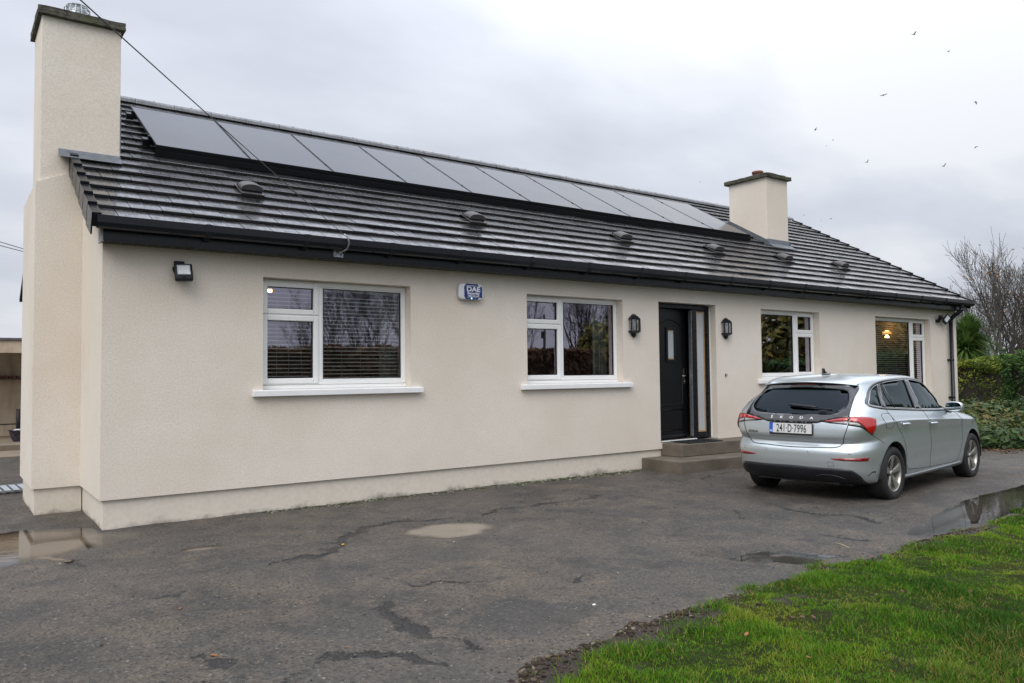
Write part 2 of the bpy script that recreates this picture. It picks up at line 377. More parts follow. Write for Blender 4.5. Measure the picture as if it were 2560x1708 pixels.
def m_asphalt():
    t = NT('wet_worn_asphalt'); p = t.pos(); ck = t.attr('crack')
    big = t.noise(.45, 5, .6); mid = t.noise(1.7, 6, .65, dist=.5); grit = t.noise(60, 3, .7); fine = t.noise(170, 2, .6)
    c = t.mix(t.rng(mid, .40, .60), (.055, .051, .046), (.150, .118, .086))
    c = t.mix(t.rng(big, .40, .62, 0, .7), c, (.100, .088, .076))
    tan = t.noise(2.4, 5, .7, t.map(p, (1, 1, 1), (7, 3, 0))); c = t.mix(t.rng(tan, .54, .68, 0, .7), c, (.215, .165, .115))
    dk = t.noise(3.1, 6, .7, t.map(p, (1, 1, 1), (2, 9, 0))); c = t.mix(t.rng(dk, .53, .66, 0, .8), c, (.030, .028, .026))
    agg = t.voro(42); aggc = t.voro(42, out='Color'); g2 = t.noise(24, 5, .75)
    c = t.mix(t.rng(g2, .38, .48, .55, 0), c, (.034, .031, .029)); c = t.mix(t.rng(g2, .54, .66, 0, .45), c, (.20, .175, .145))
    sp = t.N.new('ShaderNodeSeparateColor'); t.L.new(aggc, sp.inputs[0])
    m1 = t.math('MULTIPLY', t.rng(sp.outputs[0], .80, .86), t.rng(agg, .36, .22)); c = t.mix(t.math('MULTIPLY', m1, .95), c, (.26, .245, .22))
    m2 = t.math('MULTIPLY', t.rng(sp.outputs[1], .66, .72), t.rng(agg, .5, .3)); c = t.mix(t.math('MULTIPLY', m2, .95), c, (.026, .026, .027))
    v2 = t.voro(19); v2c = t.voro(19, out='Color'); sp2 = t.N.new('ShaderNodeSeparateColor'); t.L.new(v2c, sp2.inputs[0])
    m3 = t.math('MULTIPLY', t.rng(sp2.outputs[0], .945, .96), t.rng(v2, .16, .08)); c = t.mix(m3, c, (.50, .47, .42))
    m4 = t.math('MULTIPLY', t.rng(sp2.outputs[1], .93, .95), t.rng(v2, .30, .16)); c = t.mix(m4, c, (.012, .012, .013))
    spz = t.N.new('ShaderNodeSeparateXYZ'); t.L.new(p, spz.inputs[0]); damp = t.rng(t.math('ADD', spz.outputs[2], t.math('MULTIPLY', t.math('SUBTRACT', g2, .5), .006)), -.0115, -.0045, 1, 0)
    c = t.mix(t.math('MULTIPLY', damp, .55), c, (.036, .030, .024))
    c = t.mix(t.rng(grit, .38, .62, .6, 0), c, (.028, .026, .024))
    ckm = t.rng(t.math('ADD', ck, t.rng(t.noise(26, 5, .75), .32, .68, -.50, .36)), .28, .48); c = t.mix(t.math('MULTIPLY', ckm, .85), c, (.013, .013, .014)); c = t.mix(t.math('MULTIPLY', t.rng(ck, .0, .5), .35), c, (.030, .028, .027))
    t.put('Base Color', c)
    wet = t.noise(.8, 5, .6, t.map(p, (1, 1, 1), (4, 4, 1)))
    rr = t.rng(wet, .38, .62, .42, .78); rr = t.math('ADD', rr, t.rng(grit, .3, .7, .14, -.10)); rr = t.math('SUBTRACT', rr, t.math('MULTIPLY', damp, .30)); t.put('Roughness', rr); t.put('Specular IOR Level', .5)
    h = t.math('ADD', t.math('MULTIPLY', grit, 1.0), t.math('ADD', t.math('MULTIPLY', fine, .4), t.math('MULTIPLY', agg, -.9)))
    h = t.math('SUBTRACT', h, t.math('MULTIPLY', ckm, .8)); t.bump(h, 1.0, .014)
    return t.m
def m_water(name, mud, full):
    # murk gets denser with depth; at the rim the wet tarmac shows through
    t = NT(name); n = t.noise(2.3, 4, .5); t.put('Base Color', t.mix(t.rng(n, .3, .7), mud, tuple(x*.75 for x in mud)))
    t.put('Roughness', .03); t.put('IOR', 1.333)
    b = t.bump(t.noise(7, 3, .5, t.map(t.pos(), (1, 2.2, 1))), .05, .01)
    tr = t.N.new('ShaderNodeBsdfTransparent'); tr.inputs[0].default_value = (.80, .76, .70, 1)
    gl = t.N.new('ShaderNodeBsdfGlossy'); gl.inputs['Roughness'].default_value = .03; t.L.new(b.outputs[0], gl.inputs['Normal'])
    fr = t.N.new('ShaderNodeFresnel'); fr.inputs[0].default_value = 1.333; m1 = t.N.new('ShaderNodeMixShader')
    t.L.new(fr.outputs[0], m1.inputs[0]); t.L.new(tr.outputs[0], m1.inputs[1]); t.L.new(gl.outputs[0], m1.inputs[2])
    d = t.math('ADD', t.attr('depth'), t.math('MULTIPLY', t.math('SUBTRACT', t.noise(9, 5, .65), .5), .004))
    m2 = t.N.new('ShaderNodeMixShader'); t.L.new(t.rng(d, .0005, full, 0, 1, True), m2.inputs[0]); t.L.new(m1.outputs[0], m2.inputs[1]); t.L.new(t.b.outputs[0], m2.inputs[2]); t.L.new(m2.outputs[0], t.o.inputs[0])
    return t.m
m_asphalt(); m_water('muddy_puddle_water', (.20, .165, .125), .0075); m_water('brown_puddle_water', (.12, .092, .065), .011); m_water('clear_puddle_water', (.055, .047, .038), .016)
def m_soil():
    t = NT('wet_mud'); n = t.noise(5, 6, .7); n2 = t.noise(60, 4, .7)
    c = t.mix(t.rng(n, .35, .65), (.030, .021, .015), (.075, .055, .040)); c = t.mix(t.rng(n2, .6, .72, 0, .7), c, (.16, .14, .10)); t.put('Base Color', c)
    t.put('Roughness', t.rng(n, .3, .7, .35, .8)); t.bump(t.math('ADD', n2, t.noise(180, 2)), 1, .015); return t.m
m_soil()
def m_lawn():
    t = NT('lawn_turf'); n = t.noise(1.3, 5, .6); n2 = t.noise(40, 4, .7)
    c = t.mix(t.rng(n, .35, .65), (.030, .060, .012), (.055, .085, .02)); c = t.mix(t.rng(n2, .45, .75, 0, .7), c, (.035, .028, .016)); t.put('Base Color', c)
    t.put('Roughness', .9); t.bump(n2, .8, .02); return t.m
m_lawn()
def m_field():
    t = NT('field_grass'); n = t.noise(.05, 5, .6); n2 = t.noise(2, 5, .6)
    c = t.mix(t.rng(n, .35, .65), (.035, .06, .015), (.06, .085, .025)); c = t.mix(t.rng(n2, .4, .7, 0, .4), c, (.05, .05, .02)); t.put('Base Color', c); t.put('Roughness', 1.0); return t.m
m_field()

g = MB(); g.add([(-1500, -1500, -.12), (1500, -1500, -.12), (1500, 1500, -.12), (-1500, 1500, -.12)], [(0, 1, 2, 3)])
tag(g.build('ground', 'field_grass', recalc=False), kind='structure')
def grid_mesh(name, xs, ys, hf, mat, **kw):
    X, Y = np.meshgrid(xs, ys); Z, ck = hf(X, Y); co = np.stack([X, Y, Z], -1).reshape(-1, 3); nx = len(xs); ny = len(ys)
    i = np.arange(nx-1)[None, :]+nx*np.arange(ny-1)[:, None]; i = i.ravel(); F = np.stack([i, i+1, i+1+nx, i+nx], 1)
    return np_mesh(name, co, F, mat, smooth=True, attrs={'crack': ck.ravel()}, **kw)
xs = np.concatenate([np.arange(-14, -2.4, .35), np.arange(-2.4, 9.2, .0225), np.arange(9.2, 16, .09), np.arange(16, 42, .5)])
ys = np.concatenate([np.arange(-5.9, .2, .0225), np.arange(.2, 4.2, .09), np.arange(4.2, 26, .5)])
drive = grid_mesh('driveway', xs, ys, drive_h, 'wet_worn_asphalt'); tag(drive, kind='structure')
def puddle(cx_, cy_, rx, ry, a, mat, z=WATER_Z):
    u = np.arange(-rx*1.05, rx*1.05, .025); v = np.arange(-ry*1.05, ry*1.05, .025); U_, V_ = np.meshgrid(u, v)
    X, Y = cx_+U_*math.cos(a)-V_*math.sin(a), cy_+U_*math.sin(a)+V_*math.cos(a); H, _ = drive_h(X, Y); dep = z-H
    nx = len(u); i_ = (np.arange(nx-1)[None, :]+nx*np.arange(len(v)-1)[:, None]).ravel(); F = np.stack([i_, i_+1, i_+1+nx, i_+nx], 1)
    q = ((U_/rx)**2+(V_/ry)**2).ravel(); dr = dep.ravel(); F = F[(q[F].max(1) < 1.1) & (dr[F].max(1) > -.001)]
    used = np.unique(F); rm = np.full(X.size, -1); rm[used] = np.arange(len(used)); co = np.stack([X.ravel(), Y.ravel(), np.full(X.size, z)], 1)[used]
    o = np_mesh('puddle', co, rm[F], mat, smooth=True, attrs={'depth': dr[used]}); tag(o, kind='structure'); return o
puddle(2.62, -1.98, .62, .55, 0, 'muddy_puddle_water', -.0105); puddle(-.88, -.26, 1.15, .95, 0, 'brown_puddle_water')
puddle(.58, -1.34, .20, .12, 0, 'muddy_puddle_water', -.0085); puddle(7.6, -4.42, 2.5, .36, .12, 'clear_puddle_water'); puddle(4.05, -4.5, .5, .34, 0, 'clear_puddle_water', -.0075)


# lawn bank: turf rises a few centimetres above the asphalt behind a ragged mud edge
def lawn_h(x, y):
    e = edge_y(x) + fbm(x, y*0, 1.8, 91, 4)*.18
    d = e - y
    t = np.clip((d+.03)/.30, 0, 1); t = t*t*(3-2*t)
    z = -.055 + t*.085 + fbm(x, y, 3, 95, 4)*.028*np.clip(d*3+.3, 0, 1) + fbm(x, y, 14, 97, 3)*.020*np.clip(d*4+.3, 0, 1)
    soil = np.clip(1 - (d-.165-.20*np.clip(1-(x-1.8)/2.2, 0, 1)+fbm(x, y, 4, 99, 4)*.46)/.10, 0, 1)
    return z, soil
def m_bank():
    t = NT('turf_and_mud_bank'); s = t.attr('crack'); n = t.noise(6, 6, .7); n2 = t.noise(50, 4, .7); n3 = t.noise(1.3, 4)
    gcol = t.mix(t.rng(n3, .35, .65), (.030, .050, .008), (.040, .045, .010)); gcol = t.mix(t.rng(n2, .45, .7, 0, .7), gcol, (.030, .024, .014))
    mud = t.mix(t.rng(n, .35, .65), (.026, .018, .014), (.070, .050, .037)); mud = t.mix(t.rng(n2, .60, .70, 0, .75), mud, (.19, .16, .12))
    t.put('Base Color', t.mix(s, gcol, mud)); t.put('Specular IOR Level', t.rng(s, 0, 1, .08, .45)); t.put('Roughness', t.rng(n, .35, .7, .5, .9)); t.bump(t.math('ADD', n2, t.noise(150, 3, .6)), 1, .02); return t.m
m_bank()
xs = np.concatenate([np.arange(-14, -.2, .4), np.arange(-.2, 9.4, .04), np.arange(9.4, 42, .4)])
ys = np.concatenate([np.arange(-40, -8.6, 1.0), np.arange(-8.6, -4.2, .04), np.arange(-4.2, -3.1, .2)])
lawn = grid_mesh('lawn', xs, ys, lawn_h, 'turf_and_mud_bank'); tag(lawn, kind='structure')

# ================================================================== HOUSE
house = empty('bungalow', (0, 0, 0), 0, 'single storey cream rendered bungalow with dark tiled roof and two chimneys', 'house')
OPEN = [(1.506, 3.245, 1.262, 2.444), (4.955, 6.674, 1.262, 2.444), (7.409, 8.698, .350, 2.455), (9.852, 11.545, 1.262, 2.444), (13.412, 15.551, .62, 2.444)]
def wall_plane(x0, x1, z0, z1, opens, yf, depth):
    m = MB(); xs = sorted({x0, x1, *[a for o in opens for a in o[:2]]}); zs = sorted({z0, z1, *[a for o in opens for a in o[2:]]})
    for a, b in zip(xs[:-1], xs[1:]):
        for c, d in zip(zs[:-1], zs[1:]):
            if any(o[0] <= a and b <= o[1] and o[2] <= c and d <= o[3] for o in opens): continue
            m.add([(a, yf, c), (b, yf, c), (b, yf, d), (a, yf, d)], [(0, 1, 2, 3)])
    for o in opens:
        a, b, c, d = o; y2 = yf+depth
        m.add([(a, yf, c), (a, y2, c), (a, y2, d), (a, yf, d)], [(0, 1, 2, 3)]); m.add([(b, yf, c), (b, yf, d), (b, y2, d), (b, y2, c)], [(0, 1, 2, 3)])
        m.add([(a, yf, d), (a, y2, d), (b, y2, d), (b, yf, d)], [(0, 1, 2, 3)]); m.add([(a, yf, c), (b, yf, c), (b, y2, c), (a, y2, c)], [(0, 1, 2, 3)])
    m.add([(x0, yf, z0), (x0, yf+.03, z0), (x1, yf+.03, z0), (x1, yf, z0)], [(0, 1, 2, 3)])
    return m
wm = wall_plane(0, LX, ZD, SOF+.13, OPEN, 0, .20)
DEP = 2*RY
# gables and back as closed outer skin
for x in (0, LX):
    zr0 = roof_z(0)-.06; wm.add([(x, 0, ZD), (x, DEP, ZD), (x, DEP, zr0), (x, RY, RZ-.06), (x, 0, zr0)], [(0, 1, 2, 3, 4)])
    xi = x+(.03 if x == 0 else -.03); wm.add([(x, 0, ZD), (x, DEP, ZD), (xi, DEP, ZD), (xi, 0, ZD)], [(0, 1, 2, 3)])
wm.add([(0, DEP, ZD), (LX, DEP, ZD), (LX, DEP, SOF+.13), (0, DEP, SOF+.13)], [(0, 1, 2, 3)])
wm.build('wall', 'cream_render', house, recalc=False)
pm = MB(); zs_ = -.15
P4 = [(.03, .03), (6.98, .03), (LX-.03, .03), (LX-.03, DEP-.03), (.03, DEP-.03)]
for (a, b) in zip(P4, P4[1:]+P4[:1]): pm.add([(*a, zs_), (*b, zs_), (*b, ZD), (*a, ZD)], [(0, 1, 2, 3)])
pm.build('plinth', 'cream_render_stained_plinth', house, recalc=False)

# rooms behind the windows (real boxes, lit only through the glass)
def room(x0, x1, y1, wallmat, z0=.37, z1=2.60):
    y0 = .20
    def q(name, pts, mat):
        m = MB(); m.add(pts, [(0, 1, 2, 3)]); return m.build(name, mat, house, recalc=False)
    q('room_floor', [(x0, y0, z0), (x1, y0, z0), (x1, y1, z0), (x0, y1, z0)], 'floor_dark')
    q('room_ceiling', [(x0, y0, z1), (x1, y0, z1), (x1, y1, z1), (x0, y1, z1)], 'ceiling_white')
    m = MB(); m.add([(x0, y1, z0), (x1, y1, z0), (x1, y1, z1), (x0, y1, z1)], [(0, 1, 2, 3)])
    m.add([(x0, y0, z0), (x0, y1, z0), (x0, y1, z1), (x0, y0, z1)], [(0, 1, 2, 3)]); m.add([(x1, y0, z0), (x1, y1, z0), (x1, y1, z1), (x1, y0, z1)], [(0, 1, 2, 3)])
    m.build('room_wall', wallmat, house, recalc=False)
room(.3, 4.2, 3.9, 'room_wall_tan'); room(4.3, 7.2, 3.9, 'room_wall_grey'); room(7.3, 9.3, 3.9, 'room_wall_tan')
room(9.4, 12.3, 3.9, 'room_wall_green'); room(12.4, 16.4, 2.6, 'room_wall_dim')
# inner skin of the front wall so that daylight enters only through openings
im = MB(); xs_ = sorted({0.1, LX-.1, *[a for o in OPEN for a in o[:2]]}); zsx = sorted({.2, 2.75, *[a for o in OPEN for a in o[2:]]})
for a, b in zip(xs_[:-1], xs_[1:]):
    for c, d in zip(zsx[:-1], zsx[1:]):
        if any(o[0] <= a and b <= o[1] and o[2] <= c and d <= o[3] for o in OPEN): continue
        im.add([(a, .2, c), (b, .2, c), (b, .2, d), (a, .2, d)], [(0, 1, 2, 3)])
im.build('inner_wall', 'room_wall_grey', house, recalc=False)

# ---- windows
def ring(m, x0, x1, z0, z1, w, ya, yb):
    m.box(x0, x0+w, ya, yb, z0, z1); m.box(x1-w, x1, ya, yb, z0, z1); m.box(x0+w, x1-w, ya, yb, z0, z0+w); m.box(x0+w, x1-w, ya, yb, z1-w, z1)
def sash(win, x0, x1, z0, z1, w=.058):
    m = MB(); ring(m, x0, x1, z0, z1, w, .108, .168); m.build('sash', 'white_upvc', win, bevel=.009, seg=2)
    m = MB(); g_ = .007; ring(m, x0+w, x1-w, z0+w, z1-w, g_, .135, .166); m.build('gasket', 'rubber_gasket', win)
def pane(win, x0, x1, z0, z1):
    m = MB(); m.add([(x0, .15, z0), (x1, .15, z0), (x1, .15, z1), (x0, .15, z1)], [(0, 1, 2, 3)]); m.build('pane', 'window_glass', win, recalc=False)
def window(o, mx, left, ztr=2.062):
    x0, x1, z0, z1 = o; e = .002; zb = z0+.045; z1 -= .012
    # the frame is the window part; its sashes, panes and gaskets are sub-parts
    m = MB(); w = .045; ya, yb = .122, .182
    m.box(x0+e, x0+w, ya, yb, zb, z1); m.box(x1-w, x1-e, ya, yb, zb, z1); m.box(x0+w, x1-w, ya, yb, z1-w, z1); m.box(x0+w, x1-w, ya, yb, zb, zb+w)
    m.box(mx-.03, mx+.03, ya, yb, zb+w, z1-w)
    a, b = (x0+w, mx-.03) if left else (mx+.03, x1-w)
    m.box(a, b, ya, yb, ztr-.028, ztr+.028)
    m.box(x0+e, x1-e, .105, .185, z0+.004, zb-.003)
    m.box(x0+e, x1-e, .13, .185, z1+.001, z1+.010)
    win = m.build('window', 'white_upvc', house, bevel=.006)
    sash(win, a-.018, b+.016, ztr+.006, z1-.014); sash(win, a-.018, b+.016, zb+.014, ztr-.006)
    pane(win, a+.03, b-.03, ztr+.05, z1-.05); pane(win, a+.03, b-.03, zb+.06, ztr-.05)
    c, d = (mx+.03, x1-w) if left else (x0+w, mx-.03)
    m = MB(); ring(m, c, d, zb+w, z1-w, .016, .134, .176); m.build('glazing_bead', 'white_upvc', win, bevel=.005)
    m = MB(); ring(m, c+.016, d-.016, zb+w+.016, z1-w-.016, .007, .137, .168); m.build('gasket', 'rubber_gasket', win)
    pane(win, c+.018, d-.018, zb+w+.018, z1-w-.018)
    return win
window(OPEN[0], 2.172, True); window(OPEN[1], 5.632, True); window(OPEN[3], 10.975, False); window(OPEN[4], 14.985, False)
for o in OPEN[:2]+OPEN[3:]:
    m = MB(); x0, x1, z0, _ = o; M = Matrix.Identity(4)
    prof = [(-.062, z0-.068), (.0, z0-.068), (.118, z0-.020), (.118, z0+.003), (-.055, z0-.004), (-.062, z0-.010)]
    m.prism(prof, 'x', x0-.112, x1+.135)
    m.build('window_sill', 'white_sill_paint', house, bevel=.006)

# ---- blinds, curtains, lamps (loose things hanging inside)
def blind(x0, x1, z0, z1, label, pitch=.0430, tilt=0, y=.235):
    root = empty('venetian_blind', ((x0+x1)/2, y, z0), 0, label, 'blind', 'venetian blinds inside the windows'); hx = (x1-x0)/2
    n = int((z1-z0-.05)/pitch); me = None
    for i in range(n):
        if me is None:
            m = MB(); m.box(-hx, hx, -.020, .020, -.0052, .0052); s = m.build('slat', 'blind_slat', root)
            s.rotation_euler = (R(tilt), 0, 0); me = s
        else: s = me.copy(); COL.objects.link(s)
        s.location = (0, 0, .03+i*pitch)
    m = MB(); m.box(-hx, hx, -.025, .025, z1-z0-.035, z1-z0); m.build('head_rail', 'blind_slat', root)
    for t in (-.45, .0, .48):
        m = MB(); m.tube([(hx*t, -.026, .02), (hx*t, -.026, z1-z0)], .0016, 4); m.build('ladder_cord', 'blind_slat', root)
blind(1.56, 2.15, 1.37, 2.38, 'white venetian blind with open slats behind the narrow opening panes of the leftmost window', tilt=4)
blind(2.19, 3.21, 1.35, 2.38, 'wide white venetian blind with open slats behind the large pane of the leftmost window', tilt=4)
blind(13.46, 14.92, .72, 2.40, 'venetian blind with half open slats behind the large pane of the rightmost window', tilt=-2)
blind(15.03, 15.50, .72, 2.40, 'narrow venetian blind behind the slim opening panes of the rightmost window', tilt=-2)
def curtain(x0, x1, z0, z1, mat, label, y=.34):
    m = MB(); n = 60; top = []; 
    for i in range(n+1):
        t = i/n; x = x0+(x1-x0)*t; yy = y+.035*math.sin(t*(x1-x0)*52)+.012*math.sin(t*31)
        top += [(x, yy, z0), (x, yy, z1)]
    m.add(top, [(2*i, 2*i+2, 2*i+3, 2*i+1) for i in range(n)], True)
    o = m.build('curtain', mat, recalc=False); s = o.modifiers.new('t', 'SOLIDIFY'); s.thickness = .004
    tag(o, label, 'curtain', 'curtains inside the windows'); return o
curtain(3.02, 3.32, .5, 2.5, 'curtain_cloth', 'pale curtain gathered at the right side of the leftmost window')
curtain(6.40, 6.62, .5, 2.5, 'curtain_cloth', 'pale green curtain gathered at the right side of the window beside the door')
curtain(6.62, 6.75, .5, 2.5, 'curtain_brown', 'brown curtain edge beside the pale green curtain in the window left of the door', .40)
curtain(11.10, 11.40, .5, 2.5, 'curtain_cloth', 'grey green curtain behind the narrow panes of the window right of the door')
# lit lamps seen through the glass
def glow(name, col, st):
    t = NT(name); t.put('Base Color', (.9, .8, .6)); t.put('Emission Color', col); t.put('Emission Strength', st); return t.m
glow('warm_bulb', (1, .60, .22), 16); glow('warm_shade', (1, .50, .12), 2.0)
lp = empty('wall_uplighter', (16.27, 1.32, 2.215), R(-90), 'lit amber dome wall lamp glowing behind the blind of the rightmost window', 'lamp')
m = MB(); m.lathe([(.10, .0), (.095, .03), (.07, .06), (.03, .08), (0, .085)], 20); m.build('lamp_shade', 'warm_shade', lp)
m = MB(); m.lathe([(0, -.10), (.04, -.085), (.05, -.055), (.035, -.03), (.01, -.015)], 16); m.build('bulb', 'warm_bulb', lp)
pl = bpy.data.lights.new('lamp_light', 'POINT'); pl.energy = 6; pl.color = (1, .62, .25); pl.shadow_soft_size = .08
po = bpy.data.objects.new('lamp_light', pl); link(po, lp); po.location = (0, -.02, .16)
lp2 = empty('pendant_lamp', (2.07, 1.45, 2.46), 0, 'small glowing ceiling bulb seen top left in the leftmost window', 'lamp')
m = MB(); m.lathe([(0, -.03), (.022, -.02), (.026, .01), (.012, .04)], 14); m.build('bulb', 'warm_bulb', lp2); m = MB(); m.tube([(0, 0, .06), (0, 0, .1)], .006, 6); m.build('flex', 'cable_grey', lp2)
# furniture silhouettes
t_ = empty('sideboard', (3.1, 3.6, .37), 0, 'dark brown wardrobe standing in the room behind the leftmost window', 'wardrobe')
m = MB(); m.box(-.7, .5, -.25, .25, 0, 1.7); m.build('carcass', 'furniture_dark', t_, bevel=.01); m = MB(); m.box(-.68, -.11, -.275, -.252, .05, 1.65); m.build('door', 'furniture_dark', t_); m = MB(); m.box(-.09, .48, -.275, -.252, .05, 1.65); m.build('door', 'furniture_dark', t_)

# ---- front door
door = empty('front_door_set', (0, 0, 0), 0); door.parent = house
bpy.data.objects.remove(door)
zf, zt = .372, 2.440
m = MB(); ya, yb = .125, .195
m.box(7.411, 7.458, ya, yb, zf, zt); m.box(7.458, 8.696, ya, yb, zt-.06, zt); m.box(8.628, 8.696, ya, yb, zf, zt-.06)
m.box(8.285, 8.375, ya, yb, zf, zt-.06); m.box(8.375, 8.628, ya, yb, zf, zf+.06)
dframe = m.build('door_frame', 'black_upvc', house, bevel=.006)
m = MB(); m.box(8.684, 8.698, .115, .124, zf, zt); m.box(7.411, 8.30, .08, .124, .357, .372); m.build('threshold', 'white_upvc', dframe)
m = MB(); ring(m, 8.375, 8.628, zf+.06, zt-.06, .028, .137, .187); m.build('glazing_bead', 'black_upvc', dframe, bevel=.004)
m = MB(); ring(m, 8.403, 8.600, zf+.088, zt-.088, .022, .148, .172); m.build('timber_spacer', 'bare_timber_bead', dframe)
m = MB(); m.add([(8.403, .155, zf+.088), (8.600, .155, zf+.088), (8.600, .155, zt-.088), (8.403, .155, zt-.088)], [(0, 1, 2, 3)]); m.build('sidelight_pane', 'frosted_glass_panel', dframe, recalc=False)
def m_door():
    t = NT('black_woodgrain_door'); n = t.noise(6, 6, .65, t.map(t.obj(), (14, 14, .8))); t.put('Base Color', t.mix(n, (.004, .0043, .0052), (.010, .010, .012))); t.put('Specular IOR Level', .25)
    t.put('Roughness', t.rng(n, .3, .7, .26, .42)); t.bump(n, .5, .002); return t.m
m_door()
DW, DH = .845, 2.005
leaf = MB(); leaf.box(0, DW, 0, .044, 0, DH); leaf = leaf.build('door', 'black_woodgrain_door', house, bevel=.003)
leaf.location = (7.457, .150, zf+.010); leaf.rotation_euler = (0, 0, R(8.0))
def arch_path(x0, x1, z0, zs, rise, n=14):
    p = [(x0, z0), (x0, zs)]
    for i in range(1, n):
        t = i/n; p.append((x0+(x1-x0)*t, zs+rise*math.sin(math.pi*t)))
    return p+[(x1, zs), (x1, z0), (x0, z0)]
for P in (arch_path(.12, DW-.12, .52, DH-.28, .10), [(.12, .13), (.12, .44), (DW-.12, .44), (DW-.12, .13), (.12, .13)]):
    m = MB(); m.tube([(x, -.003, z) for x, z in P], .010, 6, cap=False); m.build('moulding', 'black_woodgrain_door', leaf)
m = MB(); ring(m, .30, .545, 1.17, 1.71, .045, -.018, -.0015); m.build('light_frame', 'black_upvc', leaf, bevel=.006)
m = MB(); m.box(.345, .50, -.006, -.0018, 1.215, 1.665); m.build('glass', 'frosted_glass_panel', leaf)
m = MB(); m.box(.347, .498, -.008, -.0062, 1.645, 1.663); m.box(.347, .498, -.008, -.0062, 1.217, 1.237); m.build('timber_spacer', 'bare_timber_bead', leaf)
m = MB(); m.box(.768, .796, -.008, -.001, .83, 1.07); m.tube([(.782, -.005, .96), (.782, -.045, .96)], .009, 8); m.tube([(.782, -.045, .96), (.66, -.045, .955)], .0085, 8); m.tube([(.782, -.004, .87), (.782, -.014, .87)], .010, 8); m.build('handle', 'chrome', leaf, bevel=.002)
m = MB(); m.box(.0, DW, -.024, -.002, .02, .055); m.build('weather_bar', 'black_upvc', leaf, bevel=.006)
m = MB(); m.box(7.96, 8.9, 1.9, 1.95, .37, 2.4); m.build('inner_screen', 'bare_timber_bead', house)
m = MB(); m.box(8.275, 8.284, .13, .19, .40, 2.36); m.build('strike_plate', 'galvanised_steel', dframe)

# ---- steps and mat
st = empty('front_door_steps', (8.2, 0, 0), 0, 'two brown concrete steps with chamfered left corners up to the front door', 'steps')
def stepm(name, pts, z0, z1, p):
    m = MB(); m.prism([(x-8.2, y) for x, y in pts], 'z', z0, z1); return m.build(name, 'step_concrete', p, bevel=.012)
stepm('lower_step', [(7.03, .028), (7.05, -.72), (9.95, -.86), (9.95, .028)], -.1, .163, st)
stepm('upper_step', [(7.43, .030), (7.50, -.33), (9.30, -.42), (9.30, .030)], .164, .348, st)
m = MB(); m.box(7.43, 8.69, -.0, .122, .349, .3555); m.build('door_threshold_slab', 'step_concrete', house)
m = MB(); m.prism([(-.36, -.19), (.36, -.23), (.37, .17), (-.33, .20)], 'z', 0, .014); mat_ = m.build('door_mat', 'door_mat_coir', bevel=.004); mat_.location = (8.02, -.13, .349)
for i in range(9):
    m = MB(); m.box(-.33+i*.08, -.30+i*.08, -.17, .15, .0145, .019); m.build('rib', 'door_mat_coir', mat_)
tag(mat_, 'flat black ribbed doormat on the top step', 'doormat')
# ================================================================== ROOF
CA, SA = math.cos(ANG), math.sin(ANG)
RM = Matrix(((1, 0, 0, 0), (0, CA, -SA, EY), (0, SA, CA, EZ), (0, 0, 0, 1)))      # roof plane frame: x along eave, y up slope, z normal
VL, VR = -.085, 16.80                 # verge lines
SLEN = (RY-EY)/CA; GA = .2952; TH = .028
m = MB(); m.box(VL+.02, VR-.02, .02, SLEN-.02, -.06, -.012, RM)
RB = Matrix(((1, 0, 0, 0), (0, -CA, SA, DEP-EY), (0, SA, CA, EZ), (0, 0, 0, 1))); m.box(VL, VR, .0, SLEN-.01, -.03, .03, RB)
m.build('roof_deck', 'black_matt_plastic', house)
def tile_geo(m, w, T, bev=.004):
    # slab with chamfered nose; T maps local tile space to the target
    Ls = .385; t0 = TH
    vs = []
    for x in (0, w):
        for (s, n) in ((0, 0), (0, t0-bev), (bev*1.6, t0), (Ls, t0*.72), (Ls, 0)): vs.append(T @ Vector((x, s, n)))
    m.add(vs, [(0, 1, 2, 3, 4), (9, 8, 7, 6, 5), (0, 5, 6, 1), (1, 6, 7, 2), (2, 7, 8, 3), (3, 8, 9, 4), (4, 9, 5, 0)])
TW = .285; slots = []
NC = 18
for i in range(NC):
    s = i*GA - .0; off = .086 + (TW/2 if i % 2 else 0) - TW
    x = off
    while x < VR:
        a, b = max(x, VL+.012), min(x+TW, VR-.012)
        if b-a > .04: slots.append((i, s, a, b))
        x += TW
def visible(i, s, a, b):
    y = EY+s*CA; xm = (a+b)/2
    if y+.15 > 1.95 and y < 3.25 and .95 < a and b < 11.7: return False     # under the solar panels
    if -.40 < xm < .33 and 1.36 < y-.0 < 2.0: return False                 # inside the left stack
    if 12.45 < a and b < 13.1 and 1.70 < y < 2.5: return False
    return True
def key(t):
    p = RM @ Vector(((t[2]+t[3])/2, t[1], 0)); return (p-CAM).length
vis = sorted([t for t in slots if visible(*t)], key=key); full = [t for t in vis if abs(t[3]-t[2]-TW) < 1e-4]
parts = vis[:292]; pset = {id(t) for t in parts}
mesh_cache = {}; tl = -math.atan(TH/GA)*.94
tilt = Matrix.Rotation(tl, 4, 'X')
for t in parts:
    i, s, a, b = t; w = round(b-a-.006, 4)
    if w not in mesh_cache:
        m = MB(); tile_geo(m, w, Matrix.Identity(4)); o = m.build('roof_tile', 'wet_slate_grey_tile', house); mesh_cache[w] = o.data
    else: o = bpy.data.objects.new('roof_tile', mesh_cache[w]); link(o, house)
    jit = random.uniform(-.002, .002); o.matrix_local = RM @ Matrix.Translation((a+.003, s+random.uniform(-.002, .002), TH+jit)) @ tilt
m = MB()
for t in slots:
    if id(t) in pset: continue
    i, s, a, b = t; tile_geo(m, b-a-.006, RM @ Matrix.Translation((a+.003, s+random.uniform(-.002, .002), TH+random.uniform(-.002, .002))) @ tilt)
o = m.build('roof_tile', 'wet_slate_grey_tile', house); tag(o, kind='stuff')
